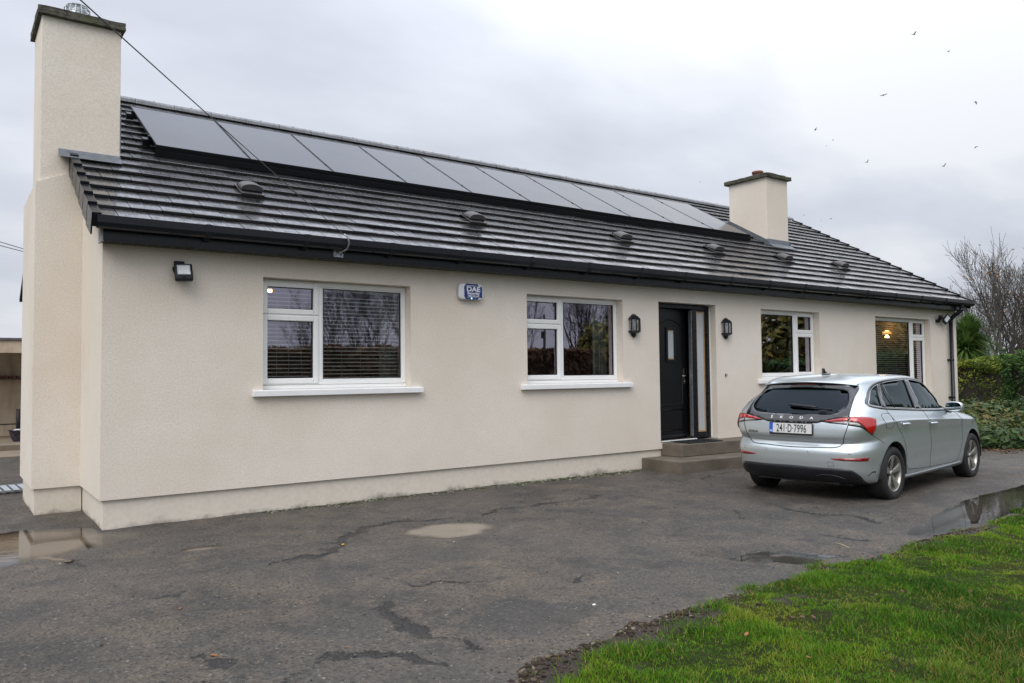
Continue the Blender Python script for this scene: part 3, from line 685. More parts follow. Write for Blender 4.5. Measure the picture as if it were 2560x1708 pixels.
at = o.data.attributes.new('tilernd', 'FLOAT', 'POINT'); at.data.foreach_set('value', np.repeat(rng.random(len(m.v)//10), 10).astype(np.float32))
# verge caps (one per course, both ends)
m = MB(); m.box(-.050, -.036, -.012, GA+.02, -.135, TH*2+.016); m.box(-.036, .030, -.012, GA+.02, TH*2+.002, TH*2+.016); m.box(-.036, .030, -.012, -.002, -.06, TH*2+.002)
cap = None; mr = MB(); mr.box(.036, .050, -.012, GA+.02, -.135, TH*2+.016); mr.box(-.030, .036, -.012, GA+.02, TH*2+.002, TH*2+.016); mr.box(-.03, .036, -.012, -.002, -.06, TH*2+.002)
capR = None; tv = Matrix.Rotation(-math.atan(.028/GA), 4, 'X')
for i in range(NC-1):
    for sd, mm in ((0, m), (1, mr)):
        src = capR if sd else cap
        if src is None:
            c = mm.build('verge_cap', 'black_upvc', house, bevel=.003)
            if sd: capR = c
            else: cap = c
        else: c = src.copy(); COL.objects.link(c)
        c.matrix_local = RM @ Matrix.Translation((VR if sd else VL, i*GA-.006, .004)) @ tv
# ridge tiles
ridge = None; x = VL-.03; RL = .527; x = 1.0-RL*3; i = 0
while x < VR+.02:
    a = max(x, VL-.02); b = min(x+RL, VR+.04); w = b-a
    m = MB(); prof = [(-.150, -.098), (-.128, -.048), (-.085, -.010), (-.04, .008), (0, .012), (.04, .008), (.085, -.010), (.128, -.048), (.150, -.098), (.134, -.098), (.112, -.055), (.06, -.02), (0, -.008), (-.06, -.02), (-.112, -.055), (-.134, -.098)]
    m.prism([(p[0], p[1]) for p in prof], 'x', .003, w-.003)
    m.box(w*.5-.012, w*.5+.012, -.02, .02, .008, .022)
    o = m.build('ridge_tile', 'wet_slate_grey_tile', house, bevel=.003); o.location = (a, RY, RZ+.072+random.uniform(-.002, .002)); o.rotation_euler = (0, random.uniform(-.004, .004), 0)
    x += RL

# ---- eaves
m = MB(); m.box(-.022, 16.80, -.205, -.185, 2.653, 2.862); m.box(-.022, 16.80, -.213, -.2055, 2.653, 2.672); m.build('fascia', 'black_upvc', house, bevel=.003)
m = MB(); m.box(-.022, 16.80, -.184, .001, 2.660, 2.672)
m.build('soffit', 'black_upvc', house)
m = MB()
for k in range(150): m.box(.03+k*.112, .03+k*.112+.085, -.150, -.128, 2.6565, 2.6595)
o = m.build('soffit_vent_slots', 'black_matt_plastic', house)
m = MB(); m.box(-.036, -.024, -.200, .0, 2.650, 2.835); m.box(-.045, -.0365, -.205, -.175, 2.648, 2.80); m.build('soffit_end_board', 'weathered_white_board' if 'weathered_white_board' in MATS else 'white_sill_paint', house, bevel=.002)
m = MB(); m.prism([(-.19, 2.71), (-.19, 2.66), (.9, 3.28), (.9, 3.36)], 'x', 16.70, 16.79); m.build('barge_board', 'black_upvc', house)
gp = [(-.222, 2.862), (-.222, 2.80), (-.236, 2.765), (-.262, 2.752), (-.295, 2.750), (-.322, 2.764), (-.336, 2.800), (-.338, 2.868), (-.330, 2.868), (-.329, 2.802), (-.317, 2.771), (-.295, 2.759), (-.262, 2.760), (-.242, 2.771), (-.230, 2.800), (-.230, 2.862)]
m = MB(); m.prism(gp, 'x', -.088, 16.86); gut = m.build('gutter', 'black_upvc', house)
m = MB(); m.prism([(-.224, 2.86), (-.224, 2.80), (-.262, 2.755), (-.295, 2.753), (-.334, 2.80), (-.336, 2.864)], 'x', -.093, -.0885); m.build('end_cap', 'black_upvc', gut)
m = MB(); m.prism([(-.224, 2.86), (-.224, 2.80), (-.262, 2.755), (-.295, 2.753), (-.334, 2.80), (-.336, 2.864)], 'x', 16.8605, 16.866); m.build('end_cap', 'black_upvc', gut)
uo = None
for xx in [.87, 1.86, 2.85, 3.78, 4.8, 5.77, 6.75, 7.66, 8.71, 9.68, 10.66, 11.6, 12.6, 13.6, 14.6, 15.6]:
    if uo is None:
        m = MB(); m.prism([(-.219, 2.864), (-.219, 2.798), (-.234, 2.761), (-.262, 2.7475), (-.295, 2.7455), (-.325, 2.761), (-.3405, 2.80), (-.3425, 2.872), (-.339, 2.872), (-.337, 2.80), (-.322, 2.7635), (-.295, 2.7495), (-.262, 2.7515), (-.237, 2.7645), (-.2215, 2.80), (-.2215, 2.864)], 'x', -.032, .032)
        m.box(-.004, .004, -.3455, -.3426, 2.80, 2.874); m.box(-.03, .03, -.255, -.225, 2.728, 2.752)
        uo = m.build('gutter_union', 'black_matt_plastic', gut)
    else: uo = uo.copy(); COL.objects.link(uo)
    uo.location = (xx, 0, 0)
# downpipe
dp = MB(); dp.tube([(16.36, -.275, 2.752), (16.36, -.275, 2.70)], .045, 12); dp.tube([(16.36, -.275, 2.70), (16.36, -.275, 2.655), (16.31, -.10, 2.50), (16.305, -.075, 2.44)], .041, 12)
dp = dp.build('downpipe', 'black_upvc', house)
m = MB(); m.tube([(16.305, -.075, 2.46), (16.305, -.075, .06), (16.305, -.13, .0)], .041, 12); m.build('pipe_run', 'black_upvc', dp)
for z in (2.42, 1.60, .80):
    m = MB(); m.tube([(16.305, -.075, z-.02), (16.305, -.075, z+.02)], .042, 12); m.box(16.245, 16.365, -.035, -.003, z-.016, z+.016); m.build('pipe_clip', 'black_upvc', dp)

# ================================================================== CHIMNEYS
def m_shaft(): pass
ch = MB()
bx, by0, by1 = -.438, 1.316, 2.787
zt0, zt1 = 3.452, 3.452+.438*.44
ch.add([(bx, by0, ZD), (0, by0, ZD), (0, by0, zt1), (bx, by0, zt0)], [(0, 1, 2, 3)])
ch.add([(bx, by0, ZD), (bx, by1, ZD), (bx, by1, zt0), (bx, by0, zt0)], [(0, 1, 2, 3)])
ch.add([(bx, by1, ZD), (0, by1, ZD), (0, by1, zt1), (bx, by1, zt0)], [(0, 1, 2, 3)])
ch.add([(bx, by0, zt0), (0, by0, zt1), (0, by1, zt1), (bx, by1, zt0)], [(0, 1, 2, 3)])
ch.add([(bx, by0, ZD), (bx+.03, by0+.03, ZD), (0, by0+.03, ZD), (0, by0, ZD)], [(0, 1, 2, 3)])
ch.add([(bx, by0, ZD), (bx, by1, ZD), (bx+.03, by1, ZD), (bx+.03, by0+.03, ZD)], [(0, 1, 2, 3)])
chimL = ch.build('chimney_breast', 'cream_render', house)
m = MB(); m.box(bx+.03, .02, by0+.03, by1-.03, -.15, ZD-.001); m.build('breast_plinth', 'cream_render_stained_plinth', chimL)
m = MB(); m.box(-.400, .358, 1.342, 2.12, 3.3, 5.245); chim1 = m.build('chimney', 'cream_render', house, bevel=.006)
def rough_slab(name, x0, x1, y0, y1, z0, z1, par, amp=.008):
    bm = bmesh.new(); bmesh.ops.create_cube(bm, size=1.0)
    for v in bm.verts: v.co = Vector((x0+(v.co.x+.5)*(x1-x0), y0+(v.co.y+.5)*(y1-y0), z0+(v.co.z+.5)*(z1-z0)))
    bmesh.ops.subdivide_edges(bm, edges=bm.edges[:], cuts=9, use_grid_fill=True)
    r = random.Random(3)
    for v in bm.verts: v.co += Vector((r.uniform(-1, 1), r.uniform(-1, 1), r.uniform(-1, 1)))*amp
    me = bpy.data.meshes.new(name); bm.to_mesh(me); bm.free(); me.materials.append(MATS['lichened_concrete'])
    for p in me.polygons: p.use_smooth = True
    me.set_sharp_from_angle(angle=R(50))
    o = bpy.data.objects.new(name, me); return link(o, par)
rough_slab('cap', -.438, .396, 1.285, 2.19, 5.246, 5.328, chim1, .004)
# galvanised mesh cowl
cw = MB(); cc = (-.03, 1.72)
for k in range(14):
    t = 2*math.pi*k/14; p = [(cc[0]+.135*math.cos(t)*q, cc[1]+.135*math.sin(t)*q, z) for q, z in ((1, 5.33), (1.02, 5.46), (.95, 5.53), (.6, 5.585), (0, 5.60))]; cw.tube(p, .006, 5)
for z, q in ((5.38, 1.01), (5.43, 1.02), (5.48, 1.0), (5.53, .95), (5.565, .78)):
    cw.tube([(cc[0]+.135*q*math.cos(a), cc[1]+.135*q*math.sin(a), z) for a in np.linspace(0, 2*math.pi, 20)], .006, 5, cap=False)
cw.lathe([(.11, 0), (.115, .17), (.09, .21), (0, .225)], 18, (cc[0], cc[1], 5.33)); cw.build('cowl', 'galvanised_steel', chim1)
m = MB(); zr = roof_z(1.34)+.085
m.prism([(1.342, zr+.012), (1.333, zr+.012), (1.325, zr-.015), (1.20, zr-.098), (1.20, zr-.104), (1.342, zr-.05)], 'x', -.235, .362)
m.build('flashing', 'lead_flashing', chim1, bevel=.003)
m = MB(); m.box(.3585, .366, 1.34, 2.12, 3.9, 4.4); fl = m.build('side_flashing', 'lead_flashing', chim1)
m2 = MB(); m2.box(12.42, 13.13, 1.68, 2.625, 3.9, 5.385); chim2 = m2.build('chimney', 'cream_render', house, bevel=.006)
rough_slab('cap', 12.355, 13.195, 1.615, 2.70, 5.386, 5.462, chim2, .007)
m = MB(); m.lathe([(.105, 0), (.105, .14), (.118, .145), (.118, .185), (.105, .19), (.085, .19), (.085, .05), (0, .05)], 20, (12.78, 2.15, 5.455)); m.build('chimney_pot', 'terracotta', chim2)
def zf(y): return roof_z(y)+.075
m = MB(); m.prism([(1.679, zf(1.68)+.09), (1.666, zf(1.68)+.09), (1.655, zf(1.68)), (1.50, zf(1.5)-.0), (1.50, zf(1.5)-.008), (1.679, zf(1.68)-.02)], 'x', 12.40, 13.15)
m.prism([(1.60, zf(1.60)-.03), (2.66, zf(2.66)-.03), (2.66, zf(2.66)+.07), (1.64, zf(1.64)+.07)], 'x', 12.404, 12.4185)
m.prism([(1.60, zf(1.60)-.03), (2.66, zf(2.66)-.03), (2.66, zf(2.66)+.07), (1.64, zf(1.64)+.07)], 'x', 13.1315, 13.146)
m.build('flashing', 'lead_flashing', chim2)

# ================================================================== SOLAR PANELS
PW, PS0, PS1, PN = 1.112, (1.800-EY)/CA, (3.415-EY)/CA, .155
p0 = None
ordn = ['leftmost solar panel at the end nearest the large left chimney', 'second solar panel from the left end of the roof array', 'third solar panel from the left end of the roof array', 'fourth solar panel from the left end of the roof array',
        'fifth solar panel from the left end, just left of the middle of the array', 'sixth solar panel from the left, just right of the middle of the array', 'fourth solar panel from the right end of the roof array', 'third solar panel from the right end of the roof array',
        'second solar panel from the right end of the roof array', 'rightmost solar panel, its lower corner reflecting the terracotta potted chimney']
for k in range(10):
    if p0 is None:
        r = empty('solar_panel', (0, 0, 0)); w = PW-.016; h = PS1-PS0
        m = MB()
        f_ = .011; m.box(0, f_, 0, h, -.035, .0025); m.box(w-f_, w, 0, h, -.035, .0025); m.box(f_, w-f_, 0, f_, -.035, .0025); m.box(f_, w-f_, h-f_, h, -.035, .0025); m.build('frame', 'black_paint', r)
        m = MB(); m.box(f_, w-f_, f_, h-f_, -.006, 0); m.build('glass', 'solar_panel_glass', r)
        for sy in (.30, h-.35):
            m = MB(); m.box(-.008, w+.008, sy, sy+.04, -.075, -.037); m.build('mounting_rail', 'black_paint', r)
            m = MB(); m.box(-.014, -.003, sy, sy+.04, -.036, .010); m.build('clamp', 'black_paint', r)
        m = MB(); m.box(-.008, w+.008, -.008, -.003, -.060, -.004); m.box(-.008, w+.008, -.052, -.045, -.115, -.05); m.build('bird_guard', 'black_matt_plastic', r)
        p0 = r
    else: r = copy_tree(p0)
    r.matrix_world = RM @ Matrix.Translation((.808+k*PW, PS0, PN))
    tag(r, 'black ' + ordn[k], 'solar panel', 'solar panels in a row below the ridge')
# rail ends and hooks at the left end of the array
for sy in (.30, PS1-PS0-.35):
    m = MB(); m.box(-.10, -.016, -.03, .07, -.095, -.02); m.box(-.04, -.016, .0, .03, -.02, .02)
    o = m.build('rail_end_bracket', 'black_paint'); o.matrix_world = RM @ Matrix.Translation((.808, PS0+sy, PN))
    tag(o, ('lower' if sy < .5 else 'upper')+' black rail end bracket sticking out left of the first solar panel', 'bracket', 'rail end brackets')

# ================================================================== ROOF VENTS
v0 = None
vn = ['below the first two solar panels at the left', 'second from the left, above the alarm box', 'above the window left of the door', 'above the right wall lantern', 'just below the right chimney', 'rightmost, to the right of the right chimney']
for k, vx in enumerate([1.63, 4.70, 7.52, 9.76, 11.78, 13.70]):
    if v0 is None:
        r = empty('roof_vent', (0, 0, 0))
        m = MB(); n = 12; Ls = .30; W_ = .165; prof = [(W_*math.cos(math.pi*i/n), .085*math.sin(math.pi*i/n)**.8) for i in range(n+1)]
        vs = []
        for s, sc, dz in ((0, 1, .030), (.02, 1.0, .034), (.22, .97, .012), (.30, .90, -.03)):
            vs += [(p[0]*sc, s, p[1]*sc+dz) for p in prof]
        q = n+1; fs = [(j*q+i, j*q+i+1, (j+1)*q+i+1, (j+1)*q+i) for j in range(3) for i in range(n)]
        m.add(vs, fs, True); m.add([vs[i] for i in range(q)], [tuple(range(q))]); m.add([(vs[i][0]*.9, -.001, .030+(vs[i][2]-.03)*.8) for i in range(q)], [tuple(range(q))])
        hood = m.build('hood', 'vent_grey_plastic' if 'vent_grey_plastic' in MATS else 'roof', r) if False else m.build('hood', simple('grey_vent_plastic', (.075, .070, .072), .45, var=.15), r)
        m = MB(); m.box(-.15, .15, .0, .30, -.01, .028); m.build('base', 'black_matt_plastic', r)
        m = MB(); m.box(-.175, .175, -.075, .33, -.012, .0); m.build('flange', 'grey_vent_plastic', r)
        v0 = r
    else: r = copy_tree(v0)
    r.matrix_world = RM @ Matrix.Translation((vx, (.80-EY)/CA, .070)) @ Matrix.Diagonal((.76, .80, .80, 1))
    tag(r, 'small grey hooded roof vent ' + vn[k], 'roof vent', 'tile vents in a line along the roof')
# ================================================================== CAR
# levels: rear (x,z) on the centre line, side (half width, z at x=0.8), front (x,z)
LV = [(-.70, .235, .790, .205, 3.33, .19), (-.79, .275, .835, .235, 3.44, .24), (-.838, .36, .860, .33, 3.49, .34), (-.856, .45, .868, .45, 3.505, .45),
      (-.862, .53, .880, .55, 3.50, .55), (-.860, .60, .882, .63, 3.48, .62), (-.832, .645, .880, .70, 3.45, .68), (-.806, .690, .877, .77, 3.41, .74),
      (-.846, .750, .883, .84, 3.34, .79), (-.850, .83, .8985, .898, 3.22, .84), (-.842, .90, .884, .922, 3.02, .89), (-.822, .955, .866, .965, 2.72, .935),
      (-.785, 1.005, .846, 1.005, 2.35, .985), (-.735, 1.065, .822, 1.060, 2.02, 1.045), (-.655, 1.145, .795, 1.14, 1.94, 1.13), (-.545, 1.245, .755, 1.245, 1.78, 1.24),
      (-.455, 1.322, .718, 1.352, 1.60, 1.345), (-.430, 1.368, .688, 1.412, 1.42, 1.408), (-.37, 1.392, .622, 1.447, 1.24, 1.442), (-.20, 1.418, .45, 1.468, 1.05, 1.462), (.06, 1.445, .19, 1.478, .80, 1.476), (.38, 1.472, .02, 1.4805, .50, 1.4802)]
FX = [0, .003, .018, .058, .125, .27, .43, .58, .72, .855, .945, .987, 1.0]
FY = [0, .48, .775, .935, .985, .998, 1, 1, .994, .965, .84, .48, 0]
FYU = [0, .45, .705, .825, .895, .958, .99, 1, .995, .965, .84, .48, 0]
WR = [1, 1, .93, .66, .30, .05, 0, 0, 0, 0, 0, 0, 0]; WF = [0, 0, 0, 0, 0, 0, 0, 0, .06, .32, .8, 1, 1]
def catmull(P, sub):
    P = np.asarray(P, float); n = len(P); Q = np.vstack([2*P[0]-P[1], P, 2*P[-1]-P[-2]]); out = []
    for i in range(n-1):
        a, b, c, d = Q[i:i+4]
        t1 = max(1e-4, np.linalg.norm((b-a))**.5); t2 = t1+max(1e-4, np.linalg.norm((c-b))**.5); t3 = t2+max(1e-4, np.linalg.norm((d-c))**.5)
        for k in range(sub):
            t = t1+(t2-t1)*k/sub
            A1 = (t1-t)/t1*a+t/t1*b; A2 = (t2-t)/(t2-t1)*b+(t-t1)/(t2-t1)*c; A3 = (t3-t)/(t3-t2)*c+(t-t2)/(t3-t2)*d
            B1 = (t2-t)/t2*A1+t/t2*A2; B2 = (t3-t)/(t3-t1)*A2+(t-t1)/(t3-t1)*A3; out.append((t2-t)/(t2-t1)*B1+(t-t1)/(t2-t1)*B2)
    out.append(P[-1]); return np.array(out)
def car_grid(levels, sub_l=5, sub_p=7, inset=0.0):
    rows = catmull(levels, sub_l); grid = []
    for (xr, zr, w, zs_, xf, zf_) in rows:
        xr += inset; xf -= inset; w = max(.015, w-inset); pts = []
        tu = min(1, max(0, (zs_-1.02)/.28)); tu = tu*tu*(3-2*tu)
        for fx, fy0, fyu, wr, wf in zip(FX, FY, FYU, WR, WF):
            fy = fy0*(1-tu)+fyu*tu
            x = xr+(xf-xr)*fx
            tl_ = -.036*(x-.8)*min(1, max(0, (zs_-.55)/.3))*min(1, max(0, (1.38-zs_)/.3)) - .03*max(0, x-2.0)*max(0, min(1, (zs_-.6)/.3))
            side = zs_+tl_; z = side*(1-wr-wf)+zr*wr+zf_*wf
            y = w*fy
            # fenders swell slightly round the wheels
            for ax_ in (-.06, 2.62): y += .012*math.exp(-((x-ax_)/.42)**2)*math.exp(-((z-.55)/.26)**2)*(1 if fy0 > .9 else 0)
            pts.append((x, y, z))
        c = catmull(pts, sub_p)
        full = np.vstack([c[::-1]*[1, -1, 1], c[1:]])[:-1]      # front centre -> right (-y) -> rear... closed loop
        grid.append(full)
    return np.array(grid)
def grid_to_mesh(name, G, cap=True):
    nr, nc, _ = G.shape; co = G.reshape(-1, 3); F = []
    for j in range(nr-1):
        for i in range(nc):
            q = (i+1) % nc; F.append((j*nc+i, j*nc+q, (j+1)*nc+q, (j+1)*nc+i))
    if cap: F.append(tuple(reversed(range(nc)))); F.append(tuple((nr-1)*nc+i for i in range(nc)))
    me = bpy.data.meshes.new(name); me.from_pydata([tuple(p) for p in co], [], F)
    bm = bmesh.new(); bm.from_mesh(me); bmesh.ops.remove_doubles(bm, verts=bm.verts, dist=.0004); bmesh.ops.recalc_face_normals(bm, faces=bm.faces); bm.to_mesh(me)
    return me, bm
me_out, bm_out = grid_to_mesh('car_outer', car_grid(LV))
BV = BVHTree.FromBMesh(bm_out)
inner = [(l[0], max(l[1], .36), l[2], max(l[3], .36), l[4], max(l[5], .36)) if l[1] > .3 else None for l in LV]
inner = [l for l in inner if l]
inner = [(l[0], l[1]-(.05 if l[1] > 1.3 else 0), l[2], l[3]-(.05 if l[3] > 1.33 else 0), l[4], l[5]-(.06 if l[5] > 1.3 or .8 < l[5] < 1.0 else 0)) for l in inner]
inner[0] = (inner[0][0], .36, inner[0][2], .36, inner[0][4], .36)
me_in, bm_in = grid_to_mesh('car_inner', car_grid(inner, 2, 3, .055))
def paint():
    t = NT('silver_metallic_paint'); p = t.obj(); fl = t.noise(900, 1, .5, p); d = t.noise(4, 5, .65, p)
    sp = t.N.new('ShaderNodeSeparateXYZ'); t.L.new(p, sp.inputs[0])
    dirt = t.math('MULTIPLY', t.rng(sp.outputs[2], .15, .75, 1, 0), t.rng(d, .3, .7, .15, .8))
    c = t.mix(t.rng(fl, .3, .7), (.58, .64, .67), (.68, .735, .76)); c = t.mix(t.math('MULTIPLY', dirt, .45), c, (.17, .155, .135))
    t.put('Base Color', c); t.put('Metallic', .78); t.put('Roughness', t.math('ADD', .34, t.math('MULTIPLY', dirt, .25)))
    t.put('Coat Weight', .8); t.put('Coat Roughness', t.rng(d, .3, .7, .06, .16)); 
    b = t.bump(t.noise(60, 2, .5, p), .02, .002); return t.m
paint()
m_glass('car_glass', (.70, .80, .84), .95, (.30, .42, .38), 1.5, .02)
m_glass('car_rear_glass', (.55, .61, .70), .75, (.16, .21, .205), 1.5, .01)
def m_gloss(name, col, r=.12, emit=None):
    t = NT(name); t.put('Base Color', col); t.put('Roughness', r); t.put('Coat Weight', 1.0); t.put('Coat Roughness', .04)
    if emit: t.put('Emission Color', emit); t.put('Emission Strength', .25)
    return t.m
m_gloss('gloss_black_trim', (.004, .0045, .006), .14); m_gloss('red_lamp_lens', (.38, .006, .005), .15); m_gloss('dark_red_lens', (.20, .004, .006), .18); m_gloss('smoked_clear_lens', (.34, .33, .33), .12)
simple('satin_black_plastic', (.010, .011, .015), .38, var=.15, bump=.1, bscale=300); simple('window_rubber', (.012, .012, .013), .45)
simple('tyre_rubber', (.014, .014, .015), .72, var=.3, vscale=30, bump=.3); simple('wheel_silver', (.40, .39, .36), .36, .75, var=.15, vscale=20); simple('brake_dark', (.03, .025, .022), .7, .3)
simple('plate_white', (.62, .63, .62), .4); simple('plate_blue', (.02, .10, .50), .4); simple('plate_ink', (.008, .008, .01), .5); simple('emblem_white', (.75, .76, .78), .3); simple('badge_grey', (.12, .12, .12), .3, .5)
simple('seat_cloth', (.018, .018, .02), .9); simple('cabin_grey', (.03, .031, .034), .8); simple('seam_black', (.012, .012, .013), .7)

CS = .934
car = empty('parked_car', (7.178, -2.814, -.022), R(6.755), 'silver five door hatchback parked on the wet driveway, seen from its rear right corner', 'car'); car.scale = (CS, CS, CS)

def tmpobj(me):
    o = bpy.data.objects.new('tmp', me); COL.objects.link(o); return o
def prism_obj(poly, axis, a, b):
    m = MB(); m.prism(poly, axis, a, b); o = m.build('tmp', 'seam_black'); return o
def smooth_poly(P, sub=6, closed=True):
    # Catmull through points; a point given as (x, z, 1) stays a hard corner
    out = []; n = len(P)
    for i in range(n):
        p0, p1, p2, p3 = (P[(i+k-1) % n] for k in range(4)); a, b = np.array(p1[:2], float), np.array(p2[:2], float)
        h1 = len(p1) > 2; h2 = len(p2) > 2; z = np.array(p0[:2], float); w = np.array(p3[:2], float)
        t1 = (b-a)*.5 if h1 else (b-z)*.5*min(1, np.linalg.norm(b-a)/max(1e-6, np.linalg.norm(b-z))*1.6); t2 = (b-a)*.5 if h2 else (w-a)*.5*min(1, np.linalg.norm(b-a)/max(1e-6, np.linalg.norm(w-a))*1.6)
        for k in range(sub):
            t = k/sub; h00 = 2*t**3-3*t**2+1; h10 = t**3-2*t**2+t; h01 = -2*t**3+3*t**2; h11 = t**3-t**2
            out.append(tuple(h00*a+h10*t1+h01*b+h11*t2))
    return out
# window outlines in side view (x, z)
DLO = [(-.498, 1.122), (-.455, 1.165), (-.36, 1.215), (-.19, 1.316), (-.10, 1.350), (.02, 1.376), (.23, 1.398), (.51, 1.412), (.82, 1.417), (1.034, 1.404), (1.296, 1.362), (1.50, 1.285), (1.70, 1.165), (1.84, 1.055), (1.905, .988, 1), (1.40, .998), (.904, 1.017), (.175, 1.055), (-.219, 1.078), (-.40, 1.098)]
DL = smooth_poly(DLO, 5)
def clip_poly(P, x0t, x0b, x1t, x1b, zb=1.05, zt=1.40):
    # keep the part of polygon P between two slanted lines
    def cut(P, f):
        out = []
        for i in range(len(P)):
            a, b = P[i], P[(i+1) % len(P)]; fa, fb = f(a), f(b)
            if fa >= 0: out.append(a)
            if fa*fb < 0: t = fa/(fa-fb); out.append((a[0]+(b[0]-a[0])*t, a[1]+(b[1]-a[1])*t))
        return out
    ln = lambda xt, xb: (lambda p: p[0]-(xb+(xt-xb)*(p[1]-zb)/(zt-zb)))
    f0, f1 = ln(x0t, x0b), ln(x1t, x1b)
    return cut(cut(P, f0), lambda p: -f1(p))
def dedupe(P, t=.008):
    out = []
    for p in P:
        if not out or math.hypot(p[0]-out[-1][0], p[1]-out[-1][1]) > t: out.append(tuple(p[:2]))
    while len(out) > 3 and math.hypot(out[0][0]-out[-1][0], out[0][1]-out[-1][1]) <= t: out.pop()
    return out
def shrink(P, d):
    P = [np.array(p, float) for p in dedupe(P)]; n = len(P); ar = sum(P[i][0]*P[(i+1) % n][1]-P[(i+1) % n][0]*P[i][1] for i in range(n)); s = 1 if ar > 0 else -1; out = []
    def dist(q):
        m_ = 9
        for i in range(n):
            a, v = P[i], P[(i+1) % n]-P[i]; t = max(0, min(1, float((q-a)@v)/float(v@v))); m_ = min(m_, float(np.linalg.norm(q-a-v*t)))
        return m_
    for i in range(n):
        a, b, c = P[i-1], P[i], P[(i+1) % n]; d1 = (b-a)/np.linalg.norm(b-a); d2 = (c-b)/np.linalg.norm(c-b); nn = np.array((-d1[1], d1[0]))*s+np.array((-d2[1], d2[0]))*s
        nn = nn/np.linalg.norm(nn); k = d/max(.3, float(nn@(np.array((-d1[1], d1[0]))*s))); q = b+nn*k
        if d < 0 or dist(q) > abs(d)*.93: out.append(tuple(q))
    return dedupe(out)
DLi = shrink(DL, .020)
QW = dedupe(clip_poly(DLi, -9, -9, .02, -.262))
RW = dedupe(clip_poly(DLi, .06, -.185, .715, .690)); FW = dedupe(clip_poly(DLi, .815, .868, 9, 9))
RGo = [(-.585, 1.335), (-.40, 1.358), (0, 1.376), (.40, 1.358), (.585, 1.335), (.610, 1.22), (.632, 1.11), (.650, .99, 1), (.50, .972), (.40, .945), (.30, .918), (0, .912), (-.30, .918), (-.40, .945), (-.50, .972), (-.650, .99, 1), (-.632, 1.11), (-.610, 1.22)]
RG = smooth_poly(RGo, 4)
RGw = smooth_poly([(-.500, 1.285), (0, 1.318), (.500, 1.285), (.565, 1.20), (.585, 1.10), (.50, 1.030), (.25, 1.012), (0, 1.010), (-.25, 1.012), (-.50, 1.030), (-.585, 1.10), (-.565, 1.20)], 4)
body = tmpobj(me_out); body.name = 'body'; body.data.materials.append(MATS['silver_metallic_paint'])
inn = tmpobj(me_in); inn.data.materials.append(MATS['cabin_grey'])
cutters = [inn]
for P in (QW, RW, FW): cutters.append(prism_obj(P, 'y', -1.2, 1.2))
cutters.append(prism_obj(RGw, 'x', -1.3, -.30))
cutters.append(prism_obj([(-.60, 1.03), (.60, 1.03), (.54, 1.36), (-.54, 1.36)], 'x', 1.25, 2.6))
for ax_ in (-.088, 2.62):
    for sg in (-1, 1):
        m = MB(); m.tube([(ax_, sg*.60, .335), (ax_, sg*1.1, .335)], .358, 44, smooth=False); cutters.append(m.build('tmp', 'seam_black'))
for c in cutters:
    b = body.modifiers.new('b', 'BOOLEAN'); b.operation = 'DIFFERENCE'; b.object = c; b.solver = 'EXACT'
dg = bpy.context.evaluated_depsgraph_get(); dg.update()
bmesh_final = bpy.data.meshes.new_from_object(body.evaluated_get(dg), depsgraph=dg); body.modifiers.clear(); body.data = bmesh_final; bmesh_final.name = 'body'
for c in cutters: bpy.data.objects.remove(c)
body.data.materials.clear(); body.data.materials.append(MATS['silver_metallic_paint']); body.data.materials.append(MATS['cabin_grey'])
# paint or cabin lining decided by how close a face lies to the outer skin
bm = bmesh.new(); bm.from_mesh(body.data)
for f in bm.faces:
    c = f.calc_center_median(); hit = BV.find_nearest(c); f.smooth = True
    f.material_index = 0 if (hit[3] is not None and hit[3] < .004) else 1
    if c.z < .215: f.material_index = 1
bm.to_mesh(body.data); bm.free(); body.data.set_sharp_from_angle(angle=R(28)); body.parent = car

